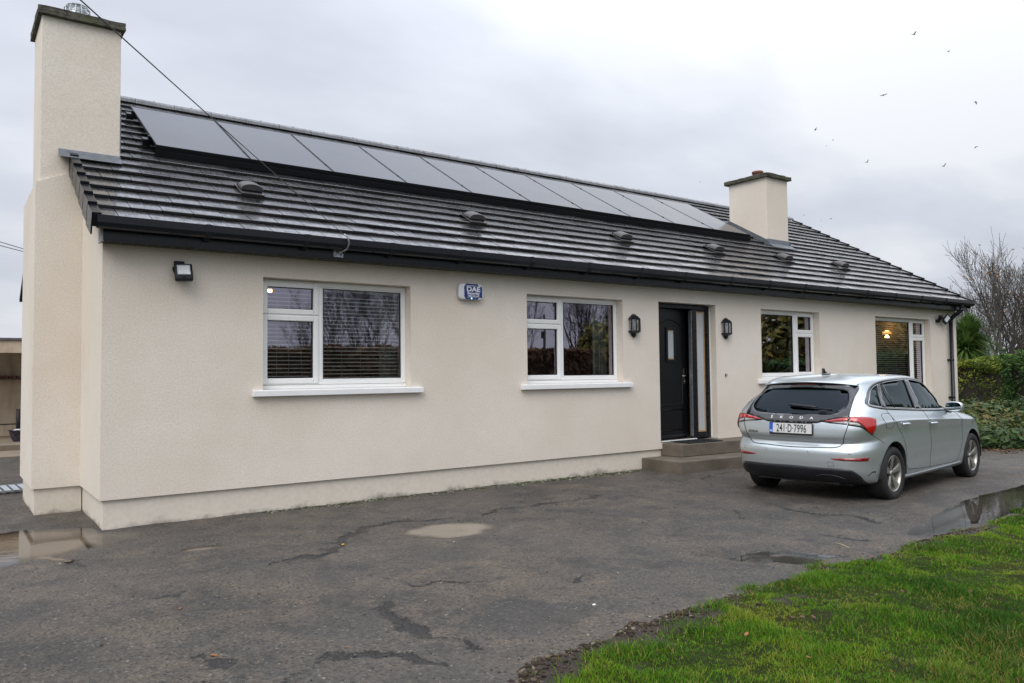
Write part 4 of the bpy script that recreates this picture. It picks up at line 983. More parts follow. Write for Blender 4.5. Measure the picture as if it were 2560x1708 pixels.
def ray_hit(o, d):
    h = BV.ray_cast(Vector(o), Vector(d).normalized()); return h[0], h[1]
def patch(name, poly, mat, axis='y', side=-1, off=.002, thick=.004, step=.03, parent=None, dirv=None, org=None, smooth=True):
    """polygon drawn in a plane, cast on to the body skin; poly in (x,z) for axis y, (y,z) for axis x, (s,z) for a given direction"""
    if axis == 'y': D = Vector((0, -side, 0)); E1 = Vector((1, 0, 0)); O = Vector((0, side*2, 0))
    elif axis == 'x': D = Vector((1, 0, 0)); E1 = Vector((0, 1, 0)); O = Vector((-3, 0, 0))
    else: D = Vector(dirv).normalized(); E1 = Vector((0, 0, 1)).cross(D).normalized()*-1; O = Vector((org or (0, 0, 0))) - D*2
    n = len(poly); pts = [Vector(p[:2]) for p in poly]
    # densify the edge
    ed = []
    for i in range(n):
        a, b = pts[i], pts[(i+1) % n]; k = max(1, int((b-a).length/step))
        ed += [a+(b-a)*j/k for j in range(k)]
    ne = len(ed); xs_ = [p.x for p in ed]; ys_ = [p.y for p in ed]; V = list(ed)
    def inside(q):
        c = False; j = ne-1
        for i in range(ne):
            if (ed[i].y > q.y) != (ed[j].y > q.y) and q.x < (ed[j].x-ed[i].x)*(q.y-ed[i].y)/(ed[j].y-ed[i].y)+ed[i].x: c = not c
            j = i
        return c
    x = min(xs_)+step*.5
    while x < max(xs_):
        y = min(ys_)+step*.5
        while y < max(ys_):
            q = Vector((x, y))
            if inside(q) and min((q-e_).length for e_ in ed) > step*.45: V.append(q)
            y += step
        x += step
    r = delaunay_2d_cdt(V, [(i, (i+1) % ne) for i in range(ne)], [], 1, 1e-5)
    co = []; ok = []; nrm = []
    for p in r[0]:
        o_ = O+E1*p.x+Vector((0, 0, p.y)); h, nn = ray_hit(o_, D)
        ok.append(h is not None); co.append((h if h is not None else o_)); nrm.append(nn if nn is not None else -D)
    vs = [c+nn*off for c, nn in zip(co, nrm)]; fs = [tuple(f) for f in r[2] if all(ok[i] for i in f)]
    m = MB(); m.add(vs, fs, smooth); o = m.build(name, mat, parent or car, recalc=False)
    bm = bmesh.new(); bm.from_mesh(o.data); bmesh.ops.recalc_face_normals(bm, faces=bm.faces); bm.faces.ensure_lookup_table()
    s_ = sum(f.normal.dot(D)*f.calc_area() for f in bm.faces)
    if s_ > 0: bmesh.ops.reverse_faces(bm, faces=bm.faces)
    bm.to_mesh(o.data); bm.free()
    if thick: md = o.modifiers.new('t', 'SOLIDIFY'); md.thickness = thick; md.offset = -1
    return o
def strip(name, path, w, mat, off=.0015, axis='y', side=-1, parent=None, closed=False, **kw):
    P = [Vector(p[:2]) for p in path]; n = len(P); Lf, Rt = [], []
    for i in range(n):
        a = P[(i-1) % n] if closed else P[max(0, i-1)]; b = P[(i+1) % n] if closed else P[min(n-1, i+1)]
        d = (b-a).normalized(); nn = Vector((-d.y, d.x)); Lf.append(P[i]+nn*w/2); Rt.append(P[i]-nn*w/2)
    if axis == 'y': D = Vector((0, -side, 0)); E1 = Vector((1, 0, 0)); O = Vector((0, side*2, 0))
    elif axis == 'x': D = Vector((1, 0, 0)); E1 = Vector((0, 1, 0)); O = Vector((-3, 0, 0))
    else: D = Vector(kw['dirv']).normalized(); E1 = Vector((0, 0, 1)).cross(D).normalized()*-1; O = Vector(kw.get('org', (0, 0, 0)))-D*2
    vs = []
    for a, b in zip(Lf, Rt):
        for q in (a, b):
            o_ = O+E1*q.x+Vector((0, 0, q.y)); h, nn = ray_hit(o_, D)
            vs.append((h+nn*off) if h is not None else None)
    m = MB(); fs = []; k = n if closed else n-1
    for i in range(k):
        j = (i+1) % n; q = (2*i, 2*j, 2*j+1, 2*i+1)
        if all(vs[t] is not None for t in q): fs.append(q)
    m.add([v if v is not None else (0, 0, 0) for v in vs], fs, True); o = m.build(name, mat, parent or car, recalc=False)
    md = o.modifiers.new('t', 'SOLIDIFY'); md.thickness = .003; md.offset = 0
    return o
def dens(path, st=.025):
    out = []
    for a, b in zip(path[:-1], path[1:]):
        a, b = np.array(a[:2], float), np.array(b[:2], float); k = max(1, int(np.linalg.norm(b-a)/st)); out += [tuple(a+(b-a)*j/k) for j in range(k)]
    return out+[tuple(path[-1][:2])]
def open_smooth(P, sub=8):
    c = catmull([p[:2] for p in P], sub); return [tuple(p) for p in c]

for sd in (-1, 1):
    for P in (QW, RW, FW): patch('side_window', P, 'car_glass', 'y', sd, off=-.010, thick=.004, step=.06)
    # dark surround: pillars and frame between the panes
    strip('window_trim', DL, .026, 'gloss_black_trim', .003, 'y', sd, closed=True)
    patch('pillar_trim', [(.675, 1.035), (.883, 1.026), (.829, 1.402), (.702, 1.405)], 'gloss_black_trim', 'y', sd, .0035)
    patch('pillar_trim', [(-.280, 1.088), (-.168, 1.082), (.072, 1.375), (.010, 1.368)], 'gloss_black_trim', 'y', sd, .0035)
    strip('window_divider', [(.066, 1.066), (.088, 1.378)], .018, 'gloss_black_trim', .001, 'y', sd)
    # door seams
    s1 = open_smooth([(-.20, 1.078), (-.148, .999), (-.066, .914), (.034, .839), (.142, .749), (.209, .631), (.256, .486), (.292, .368), (.36, .328)])
    strip('door_seam', s1, .0032, 'seam_black', .0008, 'y', sd)
    strip('door_seam', dens([(.36, .328), (1.00, .300), (1.85, .290), (2.02, .304)]), .0038, 'seam_black', .0008, 'y', sd)
    strip('door_seam', open_smooth([(.89, 1.018), (.969, .892), (1.033, .769), (1.038, .544), (1.035, .303)]), .0032, 'seam_black', .0008, 'y', sd)
    strip('door_seam', open_smooth([(1.90, .985), (2.10, .90), (2.185, .78), (2.181, .624), (2.134, .433), (2.02, .304)]), .0038, 'seam_black', .0008, 'y', sd)
    strip('bumper_seam', open_smooth([(-.591, .795), (-.472, .744), (-.36, .69)]), .0038, 'seam_black', .0008, 'y', sd)
    # handles
    for hx, hz in ((.115, .882), (1.015, .848)):
        c, nn = ray_hit((hx+.10, sd*2, hz), (0, -sd, 0)); y = c.y
        m = MB(); pts = [(hx+t*.20, y+sd*(.006+.030*math.sin(math.pi*t)**.6), hz-.004*t) for t in np.linspace(0, 1, 12)]; m.tube(pts, [.010+.007*math.sin(math.pi*t) for t in np.linspace(0, 1, 12)], 8)
        m.build('door_handle', 'silver_metallic_paint', car); patch('handle_recess', [(hx+.05, hz-.026), (hx+.15, hz-.028), (hx+.16, hz+.012), (hx+.045, hz+.014)], 'seam_black', 'y', sd, .0008, .002) if False else None
    # mirror
    m = MB(); prof = [(0, .0), (.052, .004), (.078, .018), (.086, .045), (.080, .075), (.05, .095), (0, .10)]
    Mm = Matrix.Translation((1.69, sd*.940, 1.030)) @ Matrix.Rotation(R(8*sd), 4, 'Z') @ Matrix.Diagonal((.85, .88, .66, 1))
    nlo = 20; vs = []
    for (r_, d_) in ((0, .125), (.05, .122), (.088, .10), (.108, .06), (.112, .02), (.106, 0), (.098, -.004)):
        for k in range(nlo):
            t = 2*math.pi*k/nlo; cx_ = abs(math.cos(t))**.62*(1 if math.cos(t) > 0 else -1); sz = abs(math.sin(t))**.62*(1 if math.sin(t) > 0 else -1)
            vs.append(Mm @ Vector((d_, r_*1.10*cx_*1.0, r_*.92*sz)))
    fs = [((j)*nlo+k, j*nlo+(k+1) % nlo, (j+1)*nlo+(k+1) % nlo, (j+1)*nlo+k) for j in range(6) for k in range(nlo)]
    m.add(vs, fs, True); mir = m.build('wing_mirror', 'silver_metallic_paint', car)
    m = MB(); g_ = [Mm @ Vector((-.003, .100*1.10*(abs(math.cos(t))**.62*(1 if math.cos(t) > 0 else -1)), .100*.90*(abs(math.sin(t))**.62*(1 if math.sin(t) > 0 else -1)))) for t in [2*math.pi*k/24 for k in range(24)]]
    m.add(g_, [tuple(range(24))]); m.build('mirror_rim', 'gloss_black_trim', mir, recalc=False)
    m = MB(); g_ = [Mm @ Vector((-.006, .096*1.10*(abs(math.cos(t))**.62*(1 if math.cos(t) > 0 else -1)), .096*.88*(abs(math.sin(t))**.62*(1 if math.sin(t) > 0 else -1)))) for t in [2*math.pi*k/24 for k in range(24)]]
    m.add(g_, [tuple(range(24))]); m.build('mirror_glass', simple('mirror_glass', (.30, .35, .38), .03, 1.0) if 'mirror_glass' not in MATS else 'mirror_glass', mir, recalc=False)
    m = MB(); m.tube([(1.73, sd*.80, .985), (1.73, sd*.90, .975)], .028, 8); m.build('mirror_stalk', 'gloss_black_trim', mir)
    # sill
    strip('sill_strip', dens([(.30, .250), (2.18, .262)]), .028, 'silver_metallic_paint', .007, 'y', sd)
# fuel flap and its hinge
strip('fuel_flap_seam', smooth_poly([(-.37, 1.00), (-.335, .90), (-.30, .862), (-.16, .855), (-.125, .88), (-.13, .98), (-.18, 1.018), (-.33, 1.02)], 4), .0035, 'seam_black', .001, 'y', -1, closed=True)

# tailgate and rear window
patch('rear_window_surround', RG, 'gloss_black_trim', 'x', off=.0025, thick=.002, step=.03) if False else None
# frame ring round the glass (surround minus glass opening)
def ring_patch(name, outer, inner, mat, off):
    D = Vector((1, 0, 0)); V = [Vector(p) for p in outer]+[Vector(p) for p in inner]; no, ni = len(outer), len(inner)
    E_ = [(i, (i+1) % no) for i in range(no)]+[(no+i, no+(i+1) % ni) for i in range(ni)]
    for gx in np.arange(-.68, .69, .03):
        for gz in np.arange(.90, 1.40, .02):
            q = Vector((gx, gz))
            if min((q-w_).length for w_ in V[:no+ni]) > .012: V.append(q)
    r = delaunay_2d_cdt(V, E_, [], 1, 1e-5); V2 = r[0]
    def ins(q, P):
        c = False; j = len(P)-1
        for i in range(len(P)):
            if (P[i][1] > q[1]) != (P[j][1] > q[1]) and q[0] < (P[j][0]-P[i][0])*(q[1]-P[i][1])/(P[j][1]-P[i][1])+P[i][0]: c = not c
            j = i
        return c
    vs = []
    for p in V2:
        h, nn = ray_hit((-3, p.x, p.y), D); vs.append(h+nn*off)
    fs = []
    for f in r[2]:
        c = sum((V2[i] for i in f), Vector((0, 0)))/len(f)
        if not ins(c, inner) and ins(c, outer): fs.append(tuple(f))
    m = MB(); m.add(vs, fs, True); o = m.build(name, mat, car, recalc=False); md = o.modifiers.new('t', 'SOLIDIFY'); md.thickness = .004; md.offset = 0; return o
def dens_c(P, st): return dens(list(P)+[P[0]], st)[:-1]
ring_patch('rear_window_surround', dens_c(RG, .03), dens_c(RGw, .03), 'gloss_black_trim', .0035)
patch('rear_window', shrink(RGw, -.004), 'car_rear_glass', 'x', off=.001, thick=.003, step=.05)
# spoiler lip over the glass
m = MB(); sp_ = [(-.545, 1.378), (-.555, 1.384), (-.50, 1.398), (-.40, 1.402), (-.36, 1.38), (-.42, 1.365)]
vs = []; n_ = 24
for k in range(n_+1):
    y = -.585+1.17*k/n_; q = 1-(abs(y)/.60)**2.6*.30; dz = -.040*(abs(y)/.60)**2; vs += [((-.36+(px+.36)*q)+.075+.03*(abs(y)/.6)**2, y, pz+dz+.002) for px, pz in sp_]
fs = [(k*6+i, k*6+(i+1) % 6, (k+1)*6+(i+1) % 6, (k+1)*6+i) for k in range(n_) for i in range(6)]+[tuple(range(6)), tuple(n_*6+i for i in range(6))]
m.add(vs, fs, True); sp_o = m.build('roof_spoiler', 'silver_metallic_paint', car); sp_o.data.set_sharp_from_angle(angle=R(35))
patch('high_brake_light', [(-.13, 1.352), (.13, 1.352), (.13, 1.364), (-.13, 1.364)], 'dark_red_lens', 'x', off=.006, thick=.004)
tg = open_smooth([(.648, .985), (.648, .90), (.612, .78), (.575, .69), (.53, .655), (.30, .640), (0, .630), (-.30, .640), (-.53, .655), (-.575, .69), (-.612, .78), (-.648, .90), (-.648, .985)], 6)
strip('tailgate_seam', tg, .0075, 'seam_black', .0015, 'x')
# wiper
wz = [(-.02, 1.075), (-.20, 1.060), (-.39, 1.045)]
def onr(y, z, off=.02):
    h, nn = ray_hit((-3, y, z), (1, 0, 0)); return h+nn*off
m = MB(); m.tube([onr(.085, 1.100, .024), onr(.05, 1.096, .030), onr(-.20, 1.082, .028), onr(-.27, 1.078, .022)], [.012, .020, .014, .008], 8)
m.tube([onr(-.25, 1.080, .018), onr(-.35, 1.074, .014), onr(-.44, 1.069, .010)], .006, 6); m.build('rear_wiper', 'satin_black_plastic', car)
# antenna fin
m = MB(); m.prism([(.12, 1.445), (.10, 1.468), (.02, 1.476), (-.03, 1.495), (-.055, 1.530), (-.072, 1.532), (-.075, 1.49), (-.085, 1.44)], 'y', -.012, .012); m.lathe([(.055, 0), (.05, .018), (.02, .028), (0, .03)], 14, (.01, 0, 1.447), Matrix.Diagonal((1.9, .6, 1, 1))); ao = m.build('roof_antenna', 'gloss_black_trim', car); ao.location = (.13, .03, .020)

# lights: outer cluster on the body corner, inner wedge on the tailgate
for sd in (-1, 1):
    f = lambda P: [(y*-sd*-1 if False else sd*abs(y), z) for y, z in P]
    inner_w = [(.365, .934), (.47, .962), (.56, .982), (.640, .994), (.646, .955), (.640, .908), (.56, .916), (.45, .922)]
    lt = patch('tail_light', [(sd*y, z) for y, z in inner_w], 'gloss_black_trim', 'x', off=.004, thick=.005, step=.02)
    patch('red_lens', [(sd*y, z) for y, z in [(.385, .938), (.47, .958), (.56, .976), (.638, .986), (.642, .950), (.56, .944), (.47, .938)]], 'red_lamp_lens', 'x', off=.0105, thick=.005, step=.015, parent=lt)
    patch('clear_lens', [(sd*y, z) for y, z in [(.47, .934), (.56, .940), (.641, .946), (.638, .915), (.56, .922)]], 'smoked_clear_lens', 'x', off=.0095, thick=.004, step=.015, parent=lt)
    # outer cluster, drawn on a diagonal plane facing the corner
    D = Vector((1, -sd*1.0, 0)).normalized()
    E1 = Vector((0, 0, 1)).cross(D).normalized()*-1
    def S(x, y): return Vector((x, sd*y, 0)).dot(E1)
    out3 = [(-.750, .655, .998), (-.681, .752, .999), (-.60, .82, .992), (-.525, .848, .978), (-.530, .858, .945), (-.562, .860, .87), (-.592, .845, .782), (-.67, .808, .838), (-.702, .782, .866), (-.728, .754, .884), (-.792, .655, .902)]
    kw = dict(axis='d', dirv=D, org=(0, 0, 0))
    lt = patch('tail_light', [(S(x, y), z) for x, y, z in out3], 'gloss_black_trim', off=.0045, thick=.006, step=.018, **kw)
    red = [(-.752, .658, .991), (-.681, .752, .993), (-.60, .82, .985), (-.532, .848, .968), (-.538, .856, .94), (-.566, .858, .87), (-.597, .842, .800), (-.663, .808, .842), (-.695, .784, .892), (-.728, .745, .935), (-.776, .658, .945)]
    patch('red_lens', [(S(x, y), z) for x, y, z in red], 'red_lamp_lens', off=.012, thick=.006, step=.014, parent=lt, **kw)
    cl = [(-.777, .658, .939), (-.735, .735, .930), (-.712, .765, .903), (-.735, .748, .898), (-.788, .658, .912)]
    patch('clear_lens', [(S(x, y), z) for x, y, z in cl], 'smoked_clear_lens', off=.011, thick=.004, step=.014, parent=lt, **kw)
    # reflectors in the bumper
    rf = [(-.843, .455, .526), (-.830, .56, .535), (-.73, .72, .541), (-.636, .81, .544), (-.646, .80, .504), (-.73, .72, .503), (-.83, .56, .507), (-.837, .50, .511)]
    patch('bumper_reflector', [(S(x, y), z) for x, y, z in rf], 'dark_red_lens', off=.004, thick=.005, step=.02, **kw)
# number plate
m = MB(); m.box(-.270, .270, -.011, 0, -.074, .066)
Mp = Matrix.Translation((-.858, 0, .848)) @ Matrix.Rotation(R(-90), 4, 'Z') @ Matrix.Rotation(R(-4), 4, 'X')
# local: x to the car's right as seen from behind, y into the car
def PB(name, x0, x1, z0, z1, y0, y1, mat, par, bev=0):
    m = MB(); m.box(x0, x1, y0, y1, z0, z1); o = m.build(name, mat, par, bevel=bev); return o
plate = PB('number_plate', -.270, .270, -.077, .066, -.012, .0, 'satin_black_plastic', car, .005); plate.matrix_local = Mp
PB('plate_face', -.262, .262, -.056, .058, -.0145, -.0125, 'plate_white', plate)
PB('country_band', -.262, -.222, -.056, .058, -.0165, -.0148, 'plate_blue', plate)
TXT = Matrix.Rotation(R(90), 4, 'X')
text_mesh('registration', '241·D·7996', .132, 'plate_ink', plate, Matrix.Translation((.012, -.0158, -.044)) @ TXT, .0006, 'CENTER', sx=.57, bold=.0006, spacing=1.05)
text_mesh('country_code', 'IRL', .030, 'emblem_white', plate, Matrix.Translation((-.242, -.0176, -.046)) @ TXT, .0004, 'CENTER', sx=.9, bold=.0005)
text_mesh('dealer_name', 'SINCERE   Park Motors', .018, 'emblem_white', plate, Matrix.Translation((-.25, -.0135, -.072)) @ TXT, .0004, 'LEFT', sx=.95) if False else None
def rear_text(name, body_, size, y, z, mat, sx=1.3, tilt=0, par=None, bold=.001, ex=.0015):
    h, nn = ray_hit((-3, y, z), (1, 0, 0)); zax = nn.normalized(); xax = Vector((0, -1, 0)); yax = zax.cross(xax).normalized(); xax = yax.cross(zax)
    M = Matrix((xax, yax, zax)).transposed().to_4x4(); M.translation = h+nn*.0055
    return text_mesh(name, body_, size, mat, par or car, M, ex, 'CENTER', sx, bold)
for ch_, y in zip('ŠKODA', (.262, .137, .012, -.113, -.238)): rear_text('emblem_letter', ch_, .044, y, .958, 'emblem_white', 1.4, bold=.0003)
rear_text('badge', 'SCALA', .036, .505, .782, 'badge_grey', 1.25)
# bumper: lower black valance
for sd in (0,):
    val = smooth_poly([(-.64, .413), (-.30, .414), (0, .419), (.30, .414), (.64, .413), (.690, .388), (.735, .33), (.752, .245, 1), (.60, .240), (0, .240), (-.60, .240), (-.752, .245, 1), (-.735, .33), (-.690, .388)], 4)
    patch('lower_bumper', val, 'satin_black_plastic', 'x', off=.006, thick=.008, step=.04)
    strip('bumper_crease', open_smooth([(-.60, .300), (-.50, .330), (-.35, .335), (-.28, .315)]), .012, 'gloss_black_trim', .012, 'x')
    strip('tow_cover_seam', [(-.49, .43), (-.43, .43), (-.43, .485), (-.49, .485)], .0025, 'seam_black', .0008, 'x', closed=True)
    for y in (.31, -.21, -.66, .64):
        h, nn = ray_hit((-3, y, .59), (1, 0, 0)); m = MB(); m.lathe([(0, .0022), (.009, .0020), (.010, .0)], 12, M=(Matrix.Translation(h) @ nn.to_track_quat('Z', 'Y').to_matrix().to_4x4())); m.build('parking_sensor', 'silver_metallic_paint', car)
        m = MB(); m.lathe([(.0105, .0012), (.0125, .0012)], 12, M=(Matrix.Translation(h) @ nn.to_track_quat('Z', 'Y').to_matrix().to_4x4())); m.build('sensor_ring', 'seam_black', car)
# scuff marks on the rear right bumper corner
for (a, b) in (((-.60, .36), (-.55, .385)), ((-.565, .372), (-.525, .38)), ((-.62, .335), (-.60, .352)), ((-.535, .365), (-.52, .385))):
    strip('scuff', dens([a, b], .01), .008, 'seam_black', .001, 'y', -1)

# wheels
def tyre_prof():
    ro, w = .316, .1025
    return [(.212, -w*.80), (.232, -w*.98), (.262, -w*1.02), (.292, -w*.96), (.308, -w*.82), (.3145, -w*.60), (ro, -w*.3), (ro, w*.3), (.3145, w*.60), (.308, w*.82), (.292, w*.96), (.262, w*1.02), (.232, w*.98), (.212, w*.80)]
def make_wheel():
    r = empty('wheel', (0, 0, 0)); Mx = Matrix.Rotation(R(90), 4, 'X')
    m = MB(); m.lathe(tyre_prof(), 48, M=Mx)
    m.build('tyre', 'tyre_rubber', r)
    m = MB()
    for q in (-.055, -.018, .018, .055): m.lathe([(.3168, q-.003), (.3172, q), (.3168, q+.003)], 48, M=Mx)
    m.build('tread_groove', 'seam_black', r)
    # rim: outer face at local -y
    m = MB(); m.lathe([(.213, .082), (.210, .092), (.203, .088), (.198, .06), (.190, -.02), (.186, -.08)], 40, M=Mx); m.lathe([(.0, -.01), (.188, -.02)], 30, M=Mx)
    m.build('rim', 'wheel_silver', r)
    m = MB(); m.lathe([(.0, .012), (.150, .010), (.150, -.01)], 30, M=Mx); m.build('brake_disc', 'brake_dark', r)
    m = MB()
    for k in range(5):
        a = 2*math.pi*k/5+.3
        def Q(rad, t, d): return (rad*math.cos(a)-t*math.sin(a), -d, rad*math.sin(a)+t*math.cos(a))
        st_ = [(.030, .024, .058), (.09, .029, .070), (.15, .039, .078), (.204, .058, .084)]
        vs = []
        for (rad, hw, d) in st_: vs += [Q(rad, -hw, d-.006), Q(rad, -hw*.55, d), Q(rad, hw*.55, d), Q(rad, hw, d-.006), Q(rad, hw*.8, d-.03), Q(rad, -hw*.8, d-.03)]
        fs = [(j*6+i, j*6+(i+1) % 6, (j+1)*6+(i+1) % 6, (j+1)*6+i) for j in range(3) for i in range(6)]
        m.add(vs, fs, False)
        # thin secondary spoke beside it
        a += math.pi/5; vs = []
    sp = m.build('spoke_set', 'wheel_silver', r, bevel=.003)
    m = MB(); m.lathe([(0, .071), (.026, .070), (.034, .062), (.040, .045), (.06, .04)], 24, M=Mx); m.build('hub_cap', 'wheel_silver', r)
    m = MB(); m.lathe([(.0, .0718), (.018, .0716)], 20, M=Mx)
    for k in range(5):
        a = 2*math.pi*(k+.5)/5+.3; m.lathe([(0, .062), (.008, .062), (.009, .04)], 8, (.052*math.cos(a), 0, .052*math.sin(a)), Mx)
    m.build('wheel_bolt', 'brake_dark', r); return r
w0 = make_wheel()
for k, (wx, wy, rz) in enumerate([(-.070, -.765, 0), (2.62, -.772, R(0)), (-.070, .765, R(180)), (2.62, .772, R(180))]):
    w_ = w0 if k == 0 else copy_tree(w0)
    w_.parent = car; w_.location = (wx, wy, .316); w_.rotation_euler = (0, 0, rz)
    sd = -1 if wy < 0 else 1
    m = MB(); pts = []; nl = 26
    for j, yy in enumerate((.868, .60)):
        for k2 in range(nl+1):
            a_ = R(-8+196*k2/nl); pts.append((wx-(.018 if wx < 1 else 0)+.358*math.cos(a_), sd*yy, .335+.358*math.sin(a_)))
    m.add(pts, [(k2, k2+1, nl+2+k2, nl+1+k2) for k2 in range(nl)], True); m.add(pts[nl+1:], [tuple(range(nl+1))])
    m.build('wheel_liner', 'seam_black', car)
# underbody
m = MB(); m.box(-.60, 3.2, -.60, .60, .20, .34); m.box(-.72, -.45, -.50, .50, .22, .40); m.build('underbody', 'seam_black', car)
# seats and steering wheel seen through the glass
def seat(x, y, w=.25, hr=True):
    m = MB(); m.box(x-.25, x+.25, y-w, y+w, .40, .62); M = Matrix.Translation((x-.27, y, .60)) @ Matrix.Rotation(R(-14), 4, 'Y'); m.box(-.06, .06, -w, w, 0, .58, M)
    if hr: m.box(-.045, .045, -.13, .13, .62, .80, M); m.tube([M @ Vector((0, -.05, .55)), M @ Vector((0, -.05, .65))], .007, 6); m.tube([M @ Vector((0, .05, .55)), M @ Vector((0, .05, .65))], .007, 6)
    return m.build('seat', 'seat_cloth', car, bevel=.035, seg=3)
seat(1.15, -.37); seat(1.15, .37); o = seat(.30, -.33, .32); seat(.30, .33, .32)
m = MB(); m.lathe([(.175, -.014), (.19, 0), (.175, .014), (.162, 0), (.175, -.014)], 28, M=Matrix.Translation((1.62, -.37, .92)) @ Matrix.Rotation(R(65), 4, 'Y')); m.build('steering_wheel', 'seat_cloth', car)
m = MB(); m.box(1.78, 2.2, -.68, .68, .55, .93); m.box(-.60, -.1, -.60, .60, .36, .62); m.build('dashboard', 'cabin_grey', car, bevel=.04)
m = MB(); m.box(-.55, -.02, -.56, .56, .965, .985); m.build('parcel_shelf', 'cabin_grey', car)
m = MB(); m.box(1.36, 1.40, -.10, .10, 1.26, 1.33); m.build('rear_view_mirror', 'seat_cloth', car)
bm_out.free(); bm_in.free()
# ================================================================== VEGETATION
def leafmat(name, a, b, rough=.6, trans=.25):
    t = NT(name); r = t.attr('rnd'); n = t.noise(3, 4)
    c = t.mix(r, a, b); c = t.mix(t.rng(n, .35, .65, 0, .3), c, tuple(x*.6 for x in a)); t.put('Base Color', c); t.put('Roughness', rough); t.put('Specular IOR Level', .35)
    d = t.N.new('ShaderNodeBsdfTranslucent'); t.L.new(c, d.inputs[0]); mx = t.N.new('ShaderNodeMixShader'); mx.inputs[0].default_value = trans
    t.L.new(t.b.outputs[0], mx.inputs[1]); t.L.new(d.outputs[0], mx.inputs[2]); t.L.new(mx.outputs[0], t.o.inputs[0]); return t.m
def ramp3(name, cols, rough=.6, trans=.2):
    t = NT(name); r = t.attr('rnd'); cr_ = t.N.new('ShaderNodeValToRGB'); el = cr_.color_ramp.elements
    el[0].position = 0; el[0].color = (*cols[0][1], 1); el[1].position = 1; el[1].color = (*cols[-1][1], 1)
    for p, c in cols[1:-1]: k_ = el.new(p); k_.color = (*c, 1)
    t.L.new(r, cr_.inputs[0]); t.put('Base Color', cr_.outputs[0]); t.put('Roughness', rough); t.put('Specular IOR Level', .3)
    d = t.N.new('ShaderNodeBsdfTranslucent'); t.L.new(cr_.outputs[0], d.inputs[0]); mx = t.N.new('ShaderNodeMixShader'); mx.inputs[0].default_value = trans
    t.L.new(t.b.outputs[0], mx.inputs[1]); t.L.new(d.outputs[0], mx.inputs[2]); t.L.new(mx.outputs[0], t.o.inputs[0]); return t.m
ramp3('grass_blade', [(0, (.030, .095, .004)), (.35, (.072, .185, .006)), (.68, (.140, .275, .010)), (.84, (.22, .26, .025)), (.93, (.28, .22, .06)), (1, (.32, .23, .09))], .7, .3)
simple('bark_grey_brown', (.075, .066, .054), .9, var=.3, vscale=4)
simple('bark_dark', (.030, .024, .018), .9, var=.3)
simple('timber_pole', (.07, .055, .045), .9, var=.2)
ramp3('hedge_gold_green', [(0, (.030, .056, .006)), (.5, (.10, .145, .012)), (.85, (.20, .25, .02)), (1, (.27, .29, .03))], .65)
ramp3('hedge_dark_green', [(0, (.018, .050, .014)), (.6, (.040, .098, .026)), (1, (.08, .15, .035))], .6)
ramp3('shrub_leaves', [(0, (.020, .045, .010)), (.45, (.045, .085, .018)), (.80, (.095, .135, .03)), (.93, (.15, .12, .03)), (.985, (.12, .055, .022)), (1, (.22, .03, .04))], .5)
ramp3('cordyline_leaves', [(0, (.030, .070, .014)), (.6, (.080, .150, .030)), (.9, (.17, .20, .06)), (1, (.36, .32, .17))], .45)
ramp3('litter_leaf', [(0, (.04, .022, .012)), (.6, (.10, .055, .02)), (1, (.22, .12, .035))], .7)
ramp3('thicket_brown', [(0, (.05, .030, .018)), (.6, (.14, .085, .050)), (1, (.26, .17, .09))], .8)
ramp3('autumn_leaf', [(0, (.11, .045, .015)), (.5, (.30, .13, .03)), (1, (.42, .25, .05))], .6)
ramp3('reflected_evergreen', [(0, (.035, .040, .012)), (.6, (.12, .12, .025)), (1, (.34, .28, .05))], .7)

def blades(name, P, H, Wd, lean, mat, kind='stuff', label=None, cat=None, rnd=None, curv=.45, base_t=0.0, droop=0.0):
    """P (n,3) roots, H heights, Wd widths, lean (n,2)"""
    n = len(P); ang = rng.random(n)*2*np.pi; d = np.stack([np.cos(ang), np.sin(ang)], 1); co = np.zeros((n, 5, 3), np.float32)
    for k, (t, wf) in enumerate(((0, 1.0), (.55, .8))):
        off = lean*(t**1.7)[..., None] if hasattr(t, 'shape') else lean*(t**1.7)
        for s_, sg in ((0, -1), (1, 1)):
            co[:, k*2+s_, :2] = P[:, :2]+off+d*(Wd*wf*.5*sg)[:, None]; co[:, k*2+s_, 2] = P[:, 2]+H*t*(1-droop*t)
    co[:, 4, :2] = P[:, :2]+lean; co[:, 4, 2] = P[:, 2]+H*(1-droop)
    base = (np.arange(n)*5)[:, None]; F = np.concatenate([base+np.array([0, 1, 3]), base+np.array([0, 3, 2]), base+np.array([2, 3, 4])])
    rr = rng.random(n) if rnd is None else rnd
    o = np_mesh(name, co.reshape(-1, 3), F, mat, attrs={'rnd': np.repeat(rr, 5)}); tag(o, label, cat, kind=kind); return o
# ---- lawn grass: dense where the camera is close, thinning outwards
def sample_lawn(n, x0, x1, y0, y1):
    return np.stack([rng.uniform(x0, x1, n), rng.uniform(y0, y1, n)], 1)
Rr = np.array([R2.x, R2.y]); Ff = np.array([Fv.x, Fv.y]); cxy = np.array([CAM.x, CAM.y])
pts = []
for (n, x0, x1, y0, y1) in ((420000, .4, 9.5, -7.4, -4.5), (60000, 9.5, 20, -8.5, -3.8), (90000, .4, 16, -12, -7.4)):
    pts.append(sample_lawn(n, x0, x1, y0, y1))
Q = np.concatenate(pts); rel = Q-cxy; depth = rel@Ff; lat = rel@Rr
nearm = (depth > .6) & (lat < depth*.95+2.2) & (lat > -depth*.95-1)
dens_ = np.clip((5.2/np.maximum(depth, 1))**1.3, .16, 1); keep = nearm & (rng.random(len(Q)) < dens_); Q = Q[keep]; depth = depth[keep]
zl, soil = lawn_h(Q[:, 0], Q[:, 1]); e_ = edge_y(Q[:, 0])
